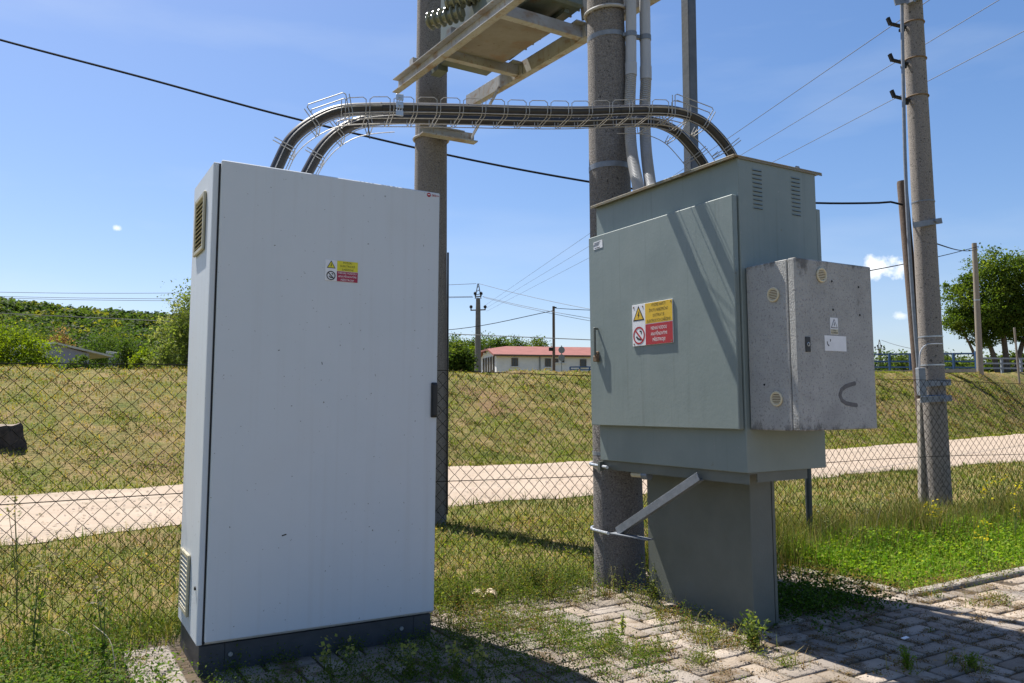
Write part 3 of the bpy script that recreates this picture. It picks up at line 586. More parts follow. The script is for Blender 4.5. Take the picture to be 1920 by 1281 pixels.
gp = np.array(gp); np_mesh('joint_grass', *blades(r, gp, r.uniform(.03, .12, len(gp)), .0035, palette(r, len(gp), [(.14, .18, .03), (.20, .22, .05), (.33, .27, .12), (.24, .17, .07)], [3, 3, 2, 1]), .9), M['grass'], kind='stuff'); tag(bpy.data.objects['joint_grass'], 'thin grass tufts growing out of the paving joints', 'grass')
for _ in range(420):                                             # little tufts strung along the joints
    s = round(r.uniform(2, 78)) * BW; t_ = r.uniform(-.6, T1); 
    if not in_paving(np.array([s]), np.array([t_]))[0]: continue
    wild = 1.0 if t_ > 2.2 else .5
    if r.uniform() > wild: continue
    parts.append(weedcluster(r, P(s, t_, .012), int(r.uniform(10, 40)), .016, .008, .008, GC if r.uniform() < .35 else BC))
for _ in range(170):                                            # weeds creeping over the kerb
    if r.uniform() < .5: q = P(SK + r.normal(-.06, .05), r.uniform(TK, T1), .03)
    else: q = P(r.uniform(SK - .1, 7.5), TK + r.normal(-.06, .05), .03)
    parts.append(weedcluster(r, q, 40, .03, .025, .011, GC if r.uniform() < .5 else BC))
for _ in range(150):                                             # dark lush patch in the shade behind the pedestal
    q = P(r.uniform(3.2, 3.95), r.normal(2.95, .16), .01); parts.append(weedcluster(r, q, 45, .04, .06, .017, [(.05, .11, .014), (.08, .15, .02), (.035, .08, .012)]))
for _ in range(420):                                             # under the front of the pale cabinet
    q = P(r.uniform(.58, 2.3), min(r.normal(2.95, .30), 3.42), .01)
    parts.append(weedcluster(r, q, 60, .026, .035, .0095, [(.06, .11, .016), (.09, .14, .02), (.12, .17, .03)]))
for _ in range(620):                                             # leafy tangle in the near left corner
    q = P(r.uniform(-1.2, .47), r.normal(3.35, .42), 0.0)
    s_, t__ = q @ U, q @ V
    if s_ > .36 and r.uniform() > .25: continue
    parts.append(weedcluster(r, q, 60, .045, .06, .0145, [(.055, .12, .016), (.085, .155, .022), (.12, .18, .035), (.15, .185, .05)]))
for _ in range(1500):                                            # broad-leaved weeds all through the verge
    s = r.uniform(-1.2, 7); t_ = r.uniform(3.85, 6.6); q = P(s, t_)
    if not inview(q[None], .1)[0] or on_track(q[None])[0] or in_paving(np.array([s]), np.array([t_]))[0]: continue
    parts.append(weedcluster(r, q, 34, .05, .022, .011 + .0012 * q[1], [(.12, .16, .028), (.17, .20, .035), (.24, .23, .07), (.09, .13, .02)] if r.uniform() < .7 else [(.30, .24, .10), (.36, .29, .15), (.22, .15, .07)]))
for _ in range(260):                                             # weeds where the paving runs out before the fence
    s = r.uniform(1.65, 2.9); q = P(s, r.normal(4.02, .12), 0.0); parts.append(weedcluster(r, q, 50, .04, .055, .012, GC if r.uniform() < .55 else YC))
np_mesh('weeds', *merge(parts), M['leaf'], kind='stuff'); tag(bpy.data.objects['weeds'], 'small creeping weeds in the paving joints and round the cabinet feet', 'weeds')
# loose stones on the track
r = np.random.default_rng(28); n = 9000; x = r.uniform(-9, 16, n); a = lerp(x, NX, NY); b_ = lerp(x, FX, FYs) - .45; k = r.uniform(0, 1, n) ** 1.8; y = a + (b_ - a) * k
p = np.stack([x, y, np.full(n, .022)], 1); p = p[inview(p, .05)]; n = len(p)
np_mesh('gravel', *leafquads(r, p, .030, palette(r, n, [(.16, .14, .125), (.26, .22, .185), (.42, .36, .30), (.34, .26, .19)], [3, 3, 2, 2]), up=4, aspect=.8), M['twigdry'], kind='stuff'); tag(bpy.data.objects['gravel'], 'loose small stones scattered over the pale track', 'gravel')
# cushions of brown moss along the joints
r = np.random.default_rng(27); mparts = []
for _ in range(5200):
    s, t_ = r.uniform(.3, 5.6), r.uniform(.4, 4.1)
    if r.uniform() < .5: s = round(s / BW) * BW
    else: t_ = round(t_ / BW) * BW
    if not in_paving(np.array([s]), np.array([t_]))[0] or patch(np.array([s]), np.array([t_]), 2.6, 14)[0] < r.uniform(.15, .75): continue
    k = r.uniform(.4, 1.2); mparts.append(weedcluster(r, P(s, t_, .008), int(60 * k), .020 * k, .007 * k, .0065, [(.17, .105, .04), (.12, .075, .03), (.22, .15, .06), (.10, .085, .03)], flat=1.2))
np_mesh('moss', *merge(mparts), M['twigdry'], kind='stuff'); tag(bpy.data.objects['moss'], 'brown moss cushions along the joints of the paving blocks', 'moss')
# dry litter and moss crumbs on the blocks
r = np.random.default_rng(26); n = 5200; s = r.uniform(.4, 6, n); t_ = r.uniform(.5, 4.1, n); k = in_paving(s, t_) & (patch(s, t_, 3.4, 9) > .52); s, t_ = s[k], t_[k]; n = len(s)
p = s[:, None] * U + t_[:, None] * V + np.array([0, 0, .02])
np_mesh('leaf_litter', *leafquads(r, p, .014, palette(r, n, [(.17, .10, .045), (.26, .18, .09), (.10, .065, .035), (.34, .27, .17)], [3, 2, 3, 1]), up=2.5, aspect=.5), M['twigdry'], kind='stuff'); tag(bpy.data.objects['leaf_litter'], 'dry brown leaf crumbs scattered over the paving blocks', 'litter')
# ------------------------------------------------------------------ pale cabinet on the left
OL = P(.59, 3.424, 0)
cab = thing('electrical_cabinet', 'tall light grey metal cabinet with one door, cream side grilles and dark plinth', 'cabinet', OL)
cab.rotation_euler = (0.0011, 0.0067, 0)
A0, A1 = .572, 1.622
MB().sbox(A0, A1, 3.452, 3.94, .125, 2.118, .006).sbox(A0 + .0, A0 + .022, 3.444, 3.4525, .128, 2.115, .002).build('body', M['grey'], cab)
MB().sbox(A0 + .0225, A0 + .031, 3.442, 3.4515, .13, 2.112).build('door_seal', M['greyseal'], cab)
door = MB().sbox(A0 + .0285, 1.612, 3.422, 3.446, .140, 2.124, .004).build('door', M['grey'], cab)
hd = MB(); hd.sbox(1.583, 1.606, 3.398, 3.421, 1.045, 1.20, .006); hd.sbox(1.578, 1.610, 3.412, 3.4225, 1.04, 1.205, .004)
hd.build('handle', M['black'], door)
pl = MB().sbox(A0 + .012, A0 + .112, 3.452, 3.93, 0.0, .122, .002).sbox(A1 - .10, A1 - .012, 3.452, 3.93, 0, .122, .002).sbox(A0 + .113, A1 - .101, 3.4545, 3.928, .0, .121, .001).build('plinth', M['plinth'], cab)
for s in (A0 + .135, A1 - .16): MB().disc(P(s, 3.4535, .075), -V, .009, .006, 12).build('plinth_bolt', M['galv'], pl)
for (t0, t1, z0, z1) in ((3.585, 3.825, 1.765, 2.025), (3.645, 3.865, .195, .455)):
    g = MB(); s0 = A0 - .013; w = .022
    g.sbox(s0, A0 - .001, t0, t0 + w, z0, z1, .004); g.sbox(s0, A0 - .001, t1 - w, t1, z0, z1, .004)
    g.sbox(s0, A0 - .001, t0 + w, t1 - w, z0, z0 + w, .004); g.sbox(s0, A0 - .001, t0 + w, t1 - w, z1 - w, z1, .004)
    k = 11
    for i in range(k):
        z = z0 + w + (z1 - z0 - 2 * w) * (i + .5) / k; ax = norm(np.array([-U[0], -U[1], -.9])); q = np.cross(V, ax)
        g.box(P(A0 - .007, (t0 + t1) / 2, z), (ax, V, q), (.0058, (t1 - t0) / 2 - w, .0018))
    gr = g.build('vent_grille', M['beige'], cab)
    MB().sbox(A0 - .0035, A0 - .0015, t0 + w, t1 - w, z0 + w, z1 - w).build('vent_back', M['dark'], gr)
MB().disc(P(A0 - .001, 3.50, .345), -U, .008, .006, 10).build('earth_bolt', M['black'], cab)
def warn_sign(name, parent, c, rt, up, nr, w, h, label, left, top_lines, bot_lines, mats, ring_m, tsz, bsz, tw=None, bw=None, th=.0016):
    """two-row safety sign: pictograms on the left, lettering on the right"""
    c = np.asarray(c, float); white, ymat, rmat, tk = mats
    base = MB().box(c + nr * th / 2, (rt, up, nr), (w / 2, h / 2, th / 2), .0007).build(name, M[white], parent)
    tag(base, label)
    x0 = -w / 2 + left * w; e = nr * (th + .0004)
    g = w * .012
    def R_(xa, xb, ya, yb, m, nm):
        return MB().box(c + e + rt * (xa + xb) / 2 + up * (ya + yb) / 2, (rt, up, nr), ((xb - xa) / 2, (yb - ya) / 2, .0004)).build(nm, M[m], base)
    R_(x0, w / 2 - g * .3, g * .5, h / 2 - g * .3, ymat, 'caution_panel'); R_(x0, w / 2 - g * .3, -h / 2 + g * .3, -g * .5, rmat, 'prohibition_panel')
    lc = (-w / 2 + x0) / 2; s = min(left * w, h / 2) * .44
    def tri(k, lift, m, nm):
        o = c + e + nr * lift + rt * lc + up * (h * .25 - s * .10)
        MB().poly([o + rt * math.sin(a) * s * k + up * math.cos(a) * s * k for a in (0, 2 * math.pi / 3, 4 * math.pi / 3)], nr, .0003).build(nm, M[m], base)
    tri(1.12, 0, 'ink', 'triangle_border'); tri(.86, .0004, ymat if white != 'white2' else 'white', 'triangle_field')
    o = c + e + nr * .0008 + rt * lc + up * (h * .25 - s * .10); bolt = [(.08, .62), (-.24, .02), (-.02, .06), (-.13, -.46), (.22, .12), (.02, .09), (.20, .56)]
    MB().poly([o + rt * x * s * .8 + up * y * s * .8 for x, y in bolt], nr, .0003).build('flash_symbol', M['ink'], base)
    o = c + e + rt * lc - up * h * .25; mb = MB(); n = 28; r0, r1 = s * .80, s * 1.0
    vs = [o + (rt * math.cos(2 * math.pi * i / n) + up * math.sin(2 * math.pi * i / n)) * q + nr * .0005 for i in range(n) for q in (r0, r1)]
    mb.add(vs, [(2 * i, 2 * i + 1, (2 * i + 3) % (2 * n), (2 * i + 2) % (2 * n)) for i in range(n)])
    d = norm(rt - up); q = np.cross(nr, d); mb.box(o + nr * .0007, (d, q, nr), (r0, s * .10, .0002)); mb.build('prohibition_ring', M[ring_m], base)
    k = MB(); k.poly([o + rt * x * s + up * y * s for x, y in ((-.55, -.12), (-.25, -.45), (.30, -.58), (.36, -.40), (-.05, -.30), (-.35, -.05))], nr, .0004)
    k.poly([o + rt * x * s + up * y * s for x, y in ((.12, .58), (.46, .50), (.50, .22), (.34, .10), (.36, .34), (.10, .44))], nr, .0004); k.build('bucket_symbol', M['ink'], base)
    xc = (x0 + w / 2) / 2; pw = (w / 2 - x0)
    text_mesh(top_lines, tsz, c + e + nr * .0002 + rt * xc + up * h * .25, rt, up, nr, M['ink'], base, widths=[q * pw for q in tw])
    text_mesh(bot_lines, bsz, c + e + nr * .0002 + rt * xc - up * h * .25, rt, up, nr, M['textw'], base, widths=[q * pw for q in bw])
    return base
warn_sign('warning_sticker', cab, P(1.1285, 3.4215, 1.697), U, Z, -V, .152, .094, 'small yellow and crimson electrical warning sticker', .36,
          ['POZOR!', 'ELEKTRICKÉ', 'ZAŘÍZENÍ'], ['NEHAS VODOU', 'ANI PĚNOVÝMI', 'PŘÍSTROJI!'], ('white', 'lemon', 'crimson', 'ink'), 'ink', .0125, .0125, (.42, .70, .56), (.86, .88, .62))
lg = MB().disc(P(1.553, 3.4216, 2.108), -V, .0105, .0008, 20).build('maker_emblem', M['red'], cab)
MB().poly([P(1.553 + x, 3.4206, 2.108 + z) for x, z in ((-.0085, -.001), (-.004, .004), (0, .0015), (.004, .004), (.0085, -.001), (.004, .0005), (0, -.002), (-.004, .0005))], -V, .0004).build('emblem_wave', M['textw'], lg)
mb = MB()
for k, w in enumerate((.006, .005)): mb.ring(P(1.574 + .011 * k, 3.4214, 2.108), V, .0042, .0012, 12, 4)
for k in range(3): mb.sbox(1.592 + .006 * k, 1.5945 + .006 * k, 3.4209, 3.4216, 2.105, 2.111)
mb.build('emblem_lettering', M['red'], lg)
# scrapes and chips on the door
for (s, z, w, h) in ((.905, .545, .010, .005), (1.05, 1.28, .0015, .012), (.86, 1.33, .004, .003)):
    MB().box(P(s, 3.4217, z), (norm(U + .25 * Z), norm(Z - .25 * U), -V), (w, h / 2, .0006), .0003).build('paint_chip', M['ink'], door)

# ------------------------------------------------------------------ grey-green switch cabinet on the pedestal
KX = 0.948
OG = P(2.964, 2.736, 0)
gc = thing('switchgear_cabinet', 'grey green sheet metal cabinet on a narrow pedestal with louvres and enamel warning sign', 'cabinet', OG)
gc.rotation_euler = (-.0011, -.0080, 0)
MB().sbox(2.967, 3.552, 2.736, 3.915, .762, 2.334, .003).build('body', M['green'], gc)
rf = MB(); rf.sbox(2.932, 3.60, 2.728, 3.93, 2.335, 2.343, .002); rf.sbox(2.932, 2.936, 2.728, 3.93, 2.328, 2.3345); rf.sbox(2.964, 3.60, 2.728, 2.732, 2.326, 2.3345)
rf = rf.build('roof', M['roofsheet'], gc)
mb = MB(); c = P(3.30, 2.93, 2.343); mb.tube([c, c + Z * .02], [.03, .03], 18); mb.tube([c + Z * .02, c + Z * .027, c + Z * .032], [.075, .07, .03], 24); mb.build('roof_vent_cap', M['greend'], rf, smooth=True)
MB().poly([P(3.52 + x, 2.82, 2.343 + z) for x, z in ((-.02, 0), (.02, 0), (.02, .035), (.012, .05), (-.012, .05), (-.02, .035))], V, .006).build('lifting_lug', M['galvd'], rf)
gd = MB().sbox(2.928, 2.963, 2.744, 3.948, .974, 2.142, .004).build('door', M['green'], gc)
MB().sbox(2.9632, 2.9664, 2.75, 3.90, .98, 2.136).build('door_seal', M['dark'], gd)
h = MB(); h.bar(P(2.905, 3.868, 1.57), P(2.905, 3.868, 1.40), .014, .014, U, .004); h.bar(P(2.9275, 3.868, 1.565), P(2.899, 3.868, 1.565), .014, .014, Z, .003); h.build('handle', M['greend'], gd)
h = MB(); h.sbox(2.902, 2.924, 3.848, 3.888, 1.362, 1.398, .004); h.ring(P(2.913, 3.868, 1.40), U, .013, .004, 14, 6, 0, math.pi * 2); h.sbox(2.92, 2.9278, 3.855, 3.90, 1.39, 1.425, .002); h.build('padlock', M['rust'], gd)
sg = warn_sign('warning_sign', gd, P(2.9272, 3.358, 1.550), -V, Z, -U, .340, .237, 'enamel high voltage warning plate in yellow, red and white', .34,
          ['VYSOKÉ NAPĚTÍ', 'ŽIVOTU NEBEZPEČNO', 'DOTÝKAT SE', 'ELEKTRICKÝCH ZAŘÍZENÍ!'], ['NEHAS VODOU', 'ANI PĚNOVÝMI', 'PŘÍSTROJI!'], ('white', 'yellow', 'red', 'ink'), 'red', .0235, .026, (.52, .70, .42, .86), (.58, .60, .46), th=.006)
for (x, y) in ((-.155, .105), (.158, .107), (-.155, -.107), (.158, -.107), (-.075, .103)): MB().disc(P(2.9272, 3.358, 1.55) - V * x + Z * y - U * .006, -U, .005, .002, 10).build('rivet', M['rust'], sg)
lb = MB().box(P(2.9268, 3.848, 2.083), (norm(-V + .04 * Z), norm(Z + .04 * V), -U), (.045, .024, .0008)).build('printed_label', M['white'], gd)
mb = MB()
for k in range(4): mb.box(P(2.9258, 3.855 + .004 * k, 2.099 - .0065 * k), (norm(-V + .04 * Z), norm(Z + .04 * V), -U), (.03 - .004 * (k % 2), .0011, .0003))
for k in range(5): mb.box(P(2.9258, 3.878 - .011 * k, 2.066), (-V, Z, -U), (.0038, .0026, .0003))
mb.build('label_print', M['ink'], lb)
for s0 in (3.067, 3.357):
    lv = MB()
    for k in range(10):
        z = 2.282 - .0218 * k; lv.add([P(s0, 2.7355, z + .009), P(s0 + .068, 2.7355, z + .009), P(s0 + .064, 2.730, z), P(s0 + .004, 2.730, z)], [(0, 1, 2, 3)])
        lv.add([P(s0, 2.7355, z + .009), P(s0 + .004, 2.730, z), P(s0, 2.7355, z)], [(0, 1, 2)]); lv.add([P(s0 + .068, 2.7355, z + .009), P(s0 + .064, 2.730, z), P(s0 + .068, 2.7355, z)], [(0, 1, 2)])
    lo = lv.build('louvre', M['green'], gc); dk = MB()
    for k in range(10): z = 2.282 - .0218 * k; dk.sbox(s0 + .001, s0 + .067, 2.7345, 2.7358, z - .0012, z + .0016)
    dk.build('louvre_slot', M['dark'], lo)
MB().sbox(3.558, 3.59, 2.742, 3.93, .974, 2.142, .003).build('rear_door', M['green'], gc)
MB().sbox(3.5525, 3.5578, 2.75, 3.90, .98, 2.136).build('rear_door_seal', M['dark'], gc)
# shadowy shelf: angle irons under the cabinet, strut and pedestal
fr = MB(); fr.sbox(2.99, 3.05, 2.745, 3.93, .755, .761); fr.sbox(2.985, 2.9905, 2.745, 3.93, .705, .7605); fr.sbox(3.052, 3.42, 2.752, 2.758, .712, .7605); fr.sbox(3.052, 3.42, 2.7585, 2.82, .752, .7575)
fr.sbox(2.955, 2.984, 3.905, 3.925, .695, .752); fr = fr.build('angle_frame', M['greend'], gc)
MB().bar(P(2.955, 3.75, .352), P(2.955, 3.06, .725), .006, .045, V, .001).bar(P(2.975, 3.75, .332), P(2.975, 3.06, .705), .035, .006, V).build('strut', M['galvd'], gc)
cl = MB(); cl.bar(P(2.945, 3.78, .34), P(3.0, 3.50, .335), .006, .055, U); cl.build('strut_foot', M['galvd'], gc)
KX = 1.0
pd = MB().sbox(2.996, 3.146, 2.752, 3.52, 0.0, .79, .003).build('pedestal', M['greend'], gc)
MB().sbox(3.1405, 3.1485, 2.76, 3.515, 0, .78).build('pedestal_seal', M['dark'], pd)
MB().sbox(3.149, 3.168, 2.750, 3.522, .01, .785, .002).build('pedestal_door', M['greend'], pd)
KX = .948
mb = MB(); mb.tube([P(3.01, 3.66, .69), P(3.01, 3.56, .692)], .016, 12); mb.build('cable_gland', M['cream'], gc)
MB().tube([P(3.01, 3.56, .692), P(3.01, 3.51, .694)], .026, 10).build('gland_nut', M['galvd'], gc)
KX = 1.0
# U-bolt straps holding the frame to the round pole
PB = P(3.07, 3.87, 0); PBt = P(3.045, 3.885, 5.2)
for z in (.735, .345):
    c = PB + (PBt - PB) * z / 5.2 + Z * z - Z * (PBt - PB)[2] * z / 5.2
    mb = MB(); a = [c + .168 * (math.cos(q) * U + math.sin(q) * V) for q in np.linspace(math.pi * .5 - 1.75, math.pi * .5 + 1.5, 22)]
    mb.tube(a + [O + .948 * (P(2.93, 3.80, z - .01) - O)], .009, 8); mb.build('pole_strap', M['galv'], gc, smooth=True)

KX = .948
# ------------------------------------------------------------------ small weathered box hung on the side of the cabinet
sb = thing('meter_box', 'mottled grey weathered box with round cream vents hung on the side of the green cabinet', 'meter box', P(2.985, 2.736, .97))
sb.rotation_euler = (-.0011, -.0080, 0)
MB().sbox(2.985, 3.55, 2.484, 2.734, .972, 1.776, .004).build('body', M['stone'], sb)
MB().sbox(2.992, 3.543, 2.4795, 2.4845, .98, 1.768).build('door_seal', M['dark'], sb)
sd = MB().sbox(2.984, 3.551, 2.438, 2.480, .972, 1.778, .005).build('door', M['stone'], sb)
def rvent(c, nr, m, par):
    x = norm(np.cross(nr, Z)); g = MB(); g.ring(c + nr * .004, nr, .031, .0055, 24, 8); 
    for k in range(-3, 4):
        hw = math.sqrt(.029 ** 2 - (k * .0078) ** 2); g.box(c + nr * .004 + Z * k * .0078, (x, Z, nr), (hw, .0019, .002))
    v = g.build('round_vent', M[m], par); MB().disc(c + nr * .0004, nr, .030, .0012, 24).build('vent_back', M['rust'], v)
rvent(P(2.985, 2.565, 1.617), -U, 'cream', sb); rvent(P(2.985, 2.567, 1.122), -U, 'cream', sb); rvent(P(3.168, 2.438, 1.707), -V, 'cream', sd)
lk = MB().sbox(3.037, 3.072, 2.433, 2.4375, 1.338, 1.408, .003).build('lock_plate', M['black'], sd)
MB().ring(P(3.055, 2.4325, 1.373), V, .008, .002, 14, 5).build('lock_ring', M['galv'], lk)
st = MB().sbox(3.221, 3.278, 2.4368, 2.438, 1.427, 1.507).build('warning_sticker', M['white'], sd)
o = P(3.2495, 2.4366, 1.472)
def trip(k, m, nm, l): MB().poly([o - V * l + U * math.sin(a) * .025 * k + Z * math.cos(a) * .027 * k for a in (0, 2 * math.pi / 3, 4 * math.pi / 3)], -V, .0003).build(nm, M[m], st)
trip(1.12, 'ink', 'triangle_border', 0); trip(.88, 'white', 'triangle_field', .0004)
MB().poly([o - V * .0008 + U * x * .02 + Z * y * .02 for x, y in ((.08, .62), (-.24, .02), (-.02, .06), (-.13, -.46), (.22, .12), (.02, .09), (.20, .56))], -V, .0003).build('flash_symbol', M['ink'], st)
MB().sbox(3.2225, 3.2765, 2.4362, 2.4367, 1.4285, 1.4515).build('caption_panel', M['beige'], st)
text_mesh(['POZOR', 'EL. ZAŘÍZENÍ'], .009, P(3.2495, 2.4361, 1.440), U, Z, -V, M['ink'], st, widths=[.024, .046])
wl = MB().sbox(3.176, 3.334, 2.4368, 2.438, 1.347, 1.420).build('blank_label', M['white'], sd)
MB().poly([P(3.190 + x, 2.4366, 1.372 + z) for x, z in ((0, .018), (.004, .004), (.014, -.004), (.018, 0), (.008, .008), (.005, .02))], -V, .0004).poly([P(3.214 + x, 2.4366, 1.398 + z) for x, z in ((0, .004), (.006, .006), (.006, -.004), (.001, -.008))], -V, .0004).build('label_mark', M['ink'], wl)
for (s, z) in ((3.246, 1.683), (3.447, 1.669), (3.448, 1.530), (3.247, 1.546)): MB().disc(P(s, 2.4379, z), -V, .0058, .001, 10).build('screw_hole', M['dark'], sd)
MB().disc(P(2.9849, 2.64, 1.19), -U, .0055, .001, 10).build('screw_hole', M['dark'], sb)
cc = [P(s, 2.4376, z) for s, z in ((3.385, 1.193), (3.35, 1.187), (3.315, 1.178), (3.285, 1.162), (3.272, 1.137), (3.285, 1.112), (3.315, 1.098), (3.355, 1.092), (3.392, 1.088))]
mb = MB()
for a, c in zip(cc[:-1], cc[1:]): mb.bar(a, c, .020, .0012, V)
for q in cc: mb.disc(q + V * .0005, -V, .0105, .0013, 14)
M['smear'] = mat('dark_sealant_smear', (0.11, 0.105, 0.105), (0.15, 0.145, 0.145), 60, .8)
mb.build('sealant_smear', M['smear'], sd)
KX = 1.0
# ------------------------------------------------------------------ poles, platform and transformer
def pole(name, label, base, top, r0, r1, m, n=28, group=None, cat='pole'):
    o = thing(name, label, cat, base, group); base = np.asarray(base, float); top = np.asarray(top, float)
    k = np.linspace(0, 1, 9); MB().tube([base - Z * .1 + (top - base) * q for q in k], r0 + (r1 - r0) * k, n).build('shaft', m, o, smooth=True)
    return o
def on_pole(base, top, z): return base + (top - base) * (z - base[2]) / (top[2] - base[2])
PBt = P(3.001, 3.911, 5.2)
bp_ = pole('concrete_pole', 'thick dark speckled concrete pole beside the green cabinet, carrying grey conduits', PB, PBt, .158, .103, M['pole'])
def strap(parent, base, top, z, r, rt, m, name='strap', tilt=0., n=30):
    c = on_pole(base, top, z); ax = norm(norm(top - base) + U * tilt); mb = MB(); mb.ring(c, ax, r, rt, n, 8); return mb.build(name, m, parent, smooth=True)
def band(parent, base, top, z, r, w, m, name='band', tilt=0.):
    c = on_pole(base, top, z); ax = norm(norm(top - base) + U * tilt); return MB().tube([c - ax * w / 2, c - ax * w / 2 + ax * 1e-4, c + ax * w / 2 - ax * 1e-4, c + ax * w / 2], [r - .003, r, r, r - .003], 30).build(name, m, parent, smooth=True)
strap(bp_, PB, PBt, 3.60, .133, .011, M['beam'], tilt=-.10)
band(bp_, PB, PBt, 3.43, .1245, .030, M['galvd'], tilt=-.08); band(bp_, PB, PBt, 2.58, .133, .034, M['galvd'])
band(bp_, PB, PBt, .80, .151, .022, M['galvd'])
lp0 = P(3.07, 6.66, 0); lp1 = P(3.07, 6.66, 5.6)
lp_ = pole('concrete_pole', 'dark speckled concrete pole rising behind the light grey cabinet', lp0, lp1, .172, .140, M['pole'])
br = MB(); zc = 1.1 + (757 - 236) / 1478 * 7.2
br.bar(P(2.86, 6.44, zc), P(3.30, 6.44, zc), .06, .012, Z); br.bar(P(2.86, 6.47, zc - .045), P(3.40, 6.42, zc - .045), .012, .09, Z); br.bar(P(2.85, 6.40, zc - .10), P(3.40, 6.38, zc - .10), .09, .012, Z)
br.build('cross_bracket', M['beam'], lp_); strap(lp_, lp0, lp1, zc - .05, .163, .012, M['beam'])
MB().tube([lp0 + np.array([.178, -.05, 0.1]), lp0 + np.array([.172, -.05, 2.5])], .010, 6).build('earth_wire', M['cable'], lp_)

pf_ = thing('transformer_platform', 'pale rust streaked steel channel platform between the two concrete poles', 'platform', P(3.05, 5.0, 3.85))
def bz(t): return 3.595 + .0517 * t
def chan(web_s, side, t0, t1, hgt, fl, name):
    mb = MB(); za, zb = bz(t0), bz(t1); d = norm(P(0, t1 - t0, zb - za)); up = norm(np.cross(U, d)); up = up if up[2] > 0 else -up
    m_ = (P(web_s, t0, za) + P(web_s, t1, zb)) / 2; hl = np.linalg.norm(P(0, t1 - t0, zb - za)) / 2
    mb.box(m_ + up * hgt / 2, (d, U, up), (hl, .004, hgt / 2), .001)
    for q in (.005, hgt - .005): mb.box(m_ + up * q + U * side * (fl / 2 + .0045), (d, U, up), (hl, fl / 2, .005), .002)
    return mb.build(name, M['beam'], pf_)
chan(2.70, -1, 3.25, 6.58, .125, .055, 'beam'); chan(3.40, 1, 3.25, 6.58, .125, .055, 'beam')
for t0 in (5.58, 4.66):
    z = bz(t0) + .012; mb = MB(); mb.sbox(2.706, 3.395, t0, t0 + .006, z, z + .085); mb.sbox(2.706, 3.395, t0 + .0065, t0 + .06, z, z + .006); mb.sbox(2.706, 3.395, t0 + .0065, t0 + .06, z + .078, z + .085)
    mb.disc(P(3.04, t0 - .0005, z + .045), -V, .012, .002, 10); mb.build('crossbar', M['beam'], pf_)
    MB().sbox(3.30, 3.3955, t0 - .05, t0 + .10, z + .088, z + .10, .002).sbox(3.386, 3.3955, t0 - .05, t0 + .10, z - .01, z + .087).build('corner_bracket', M['beam'], pf_)
za = bz(4.73) + .06
MB().add([P(2.71, 4.73, bz(4.73) + .07), P(3.22, 4.73, bz(4.73) + .07), P(3.22, 5.56, bz(5.56) + .07), P(2.71, 5.56, bz(5.56) + .07)] + [P(2.71, 4.73, bz(4.73) + .076), P(3.22, 4.73, bz(4.73) + .076), P(3.22, 5.56, bz(5.56) + .076), P(2.71, 5.56, bz(5.56) + .076)],
         [(3, 2, 1, 0), (4, 5, 6, 7), (0, 1, 5, 4), (1, 2, 6, 5), (2, 3, 7, 6), (3, 0, 4, 7)]).build('drip_tray', M['tray'], pf_)
for t0 in (6.14, 5.40):
    z = bz(t0) + .128; mb = MB(); mb.sbox(2.66, 2.80, t0, t0 + .006, z, z + .06); mb.sbox(2.66, 2.80, t0 + .0065, t0 + .07, z, z + .006); mb.sbox(2.652, 2.6595, t0, t0 + .075, z - .002, z + .062); mb.build('mounting_bracket', M['beam'], pf_)
mb = MB(); mb.bar(P(3.385, 4.62, bz(4.62) + .13), P(3.20, 4.45, bz(4.5) + .62), .035, .035, V); mb.sbox(3.30, 3.306, 4.10, 4.15, bz(4.1) + .05, bz(4.1) + .9); mb.build('stay', M['beam'], pf_)
mb = MB(); mb.bar(P(3.38, 5.9, bz(5.9)), P(3.36, 6.40, zc - .06), .035, .008, U); mb.build('knee_brace', M['beam'], pf_)

tf = thing('transformer', 'grey green oil transformer with ribbed bushings, seated on the pole platform', 'transformer', P(3.0, 5.0, bz(5) + .13))
tz = bz(5.0) + .16
MB().sbox(2.80, 3.33, 4.55, 5.62, tz, tz + .95, .02).build('tank', M['trafo'], tf)
MB().sbox(2.77, 3.36, 4.52, 5.66, tz + .951, tz + 1.0, .01).build('lid', M['trafo'], tf)
mb = MB(); mb.sbox(2.84, 2.88, 4.62, 5.55, bz(5) + .128, tz - .001); mb.sbox(3.20, 3.24, 4.62, 5.55, bz(5) + .128, tz - .001); mb.build('skid', M['trafo'], tf)
fn = MB()
for k in range(9): fn.sbox(3.331, 3.42, 4.62 + .11 * k, 4.632 + .11 * k, tz + .08, tz + .85)
fn.build('cooling_fins', M['trafo'], tf)
def ribbed(c, ax, ln, r, n, name, m, par):
    c = np.asarray(c, float); ax = norm(ax); pts, rs = [], []
    for i in range(n):
        for q, k in ((0, .62), (.30, .62), (.42, 1.0), (.58, 1.0), (.70, .62)): pts.append(c + ax * ln * (i + q) / n); rs.append(r * k)
    pts.append(c + ax * ln); rs.append(r * .62); return MB().tube(pts, rs, 22).build(name, m, par, smooth=True)
ax = norm(-.9 * V + .45 * U + .16 * Z) * -1
for (px, py, Y) in ((868, 22, 6.0), (905, -14, 5.9)):
    c = atY(px, py, Y); ribbed(c, norm(np.array([-.86, .40, -.05])), .32, .072, 6, 'bushing', M['porcelain'], tf)
MB().sbox(2.82, 3.28, 5.621, 5.95, tz - .02, tz + .62, .01).build('terminal_box', M['trafo'], tf)
mb = MB(); c = P(2.83, 6.0, tz - .01); mb.sbox(2.80, 2.90, 5.951, 6.10, tz - .06, tz + .05, .004); mb.disc(P(2.80, 6.05, tz + .07), -U, .03, .05, 14); mb.disc(P(2.81, 5.90, tz + .085), -U, .035, .05, 14); mb.build('drain_valve', M['trafo'], tf)

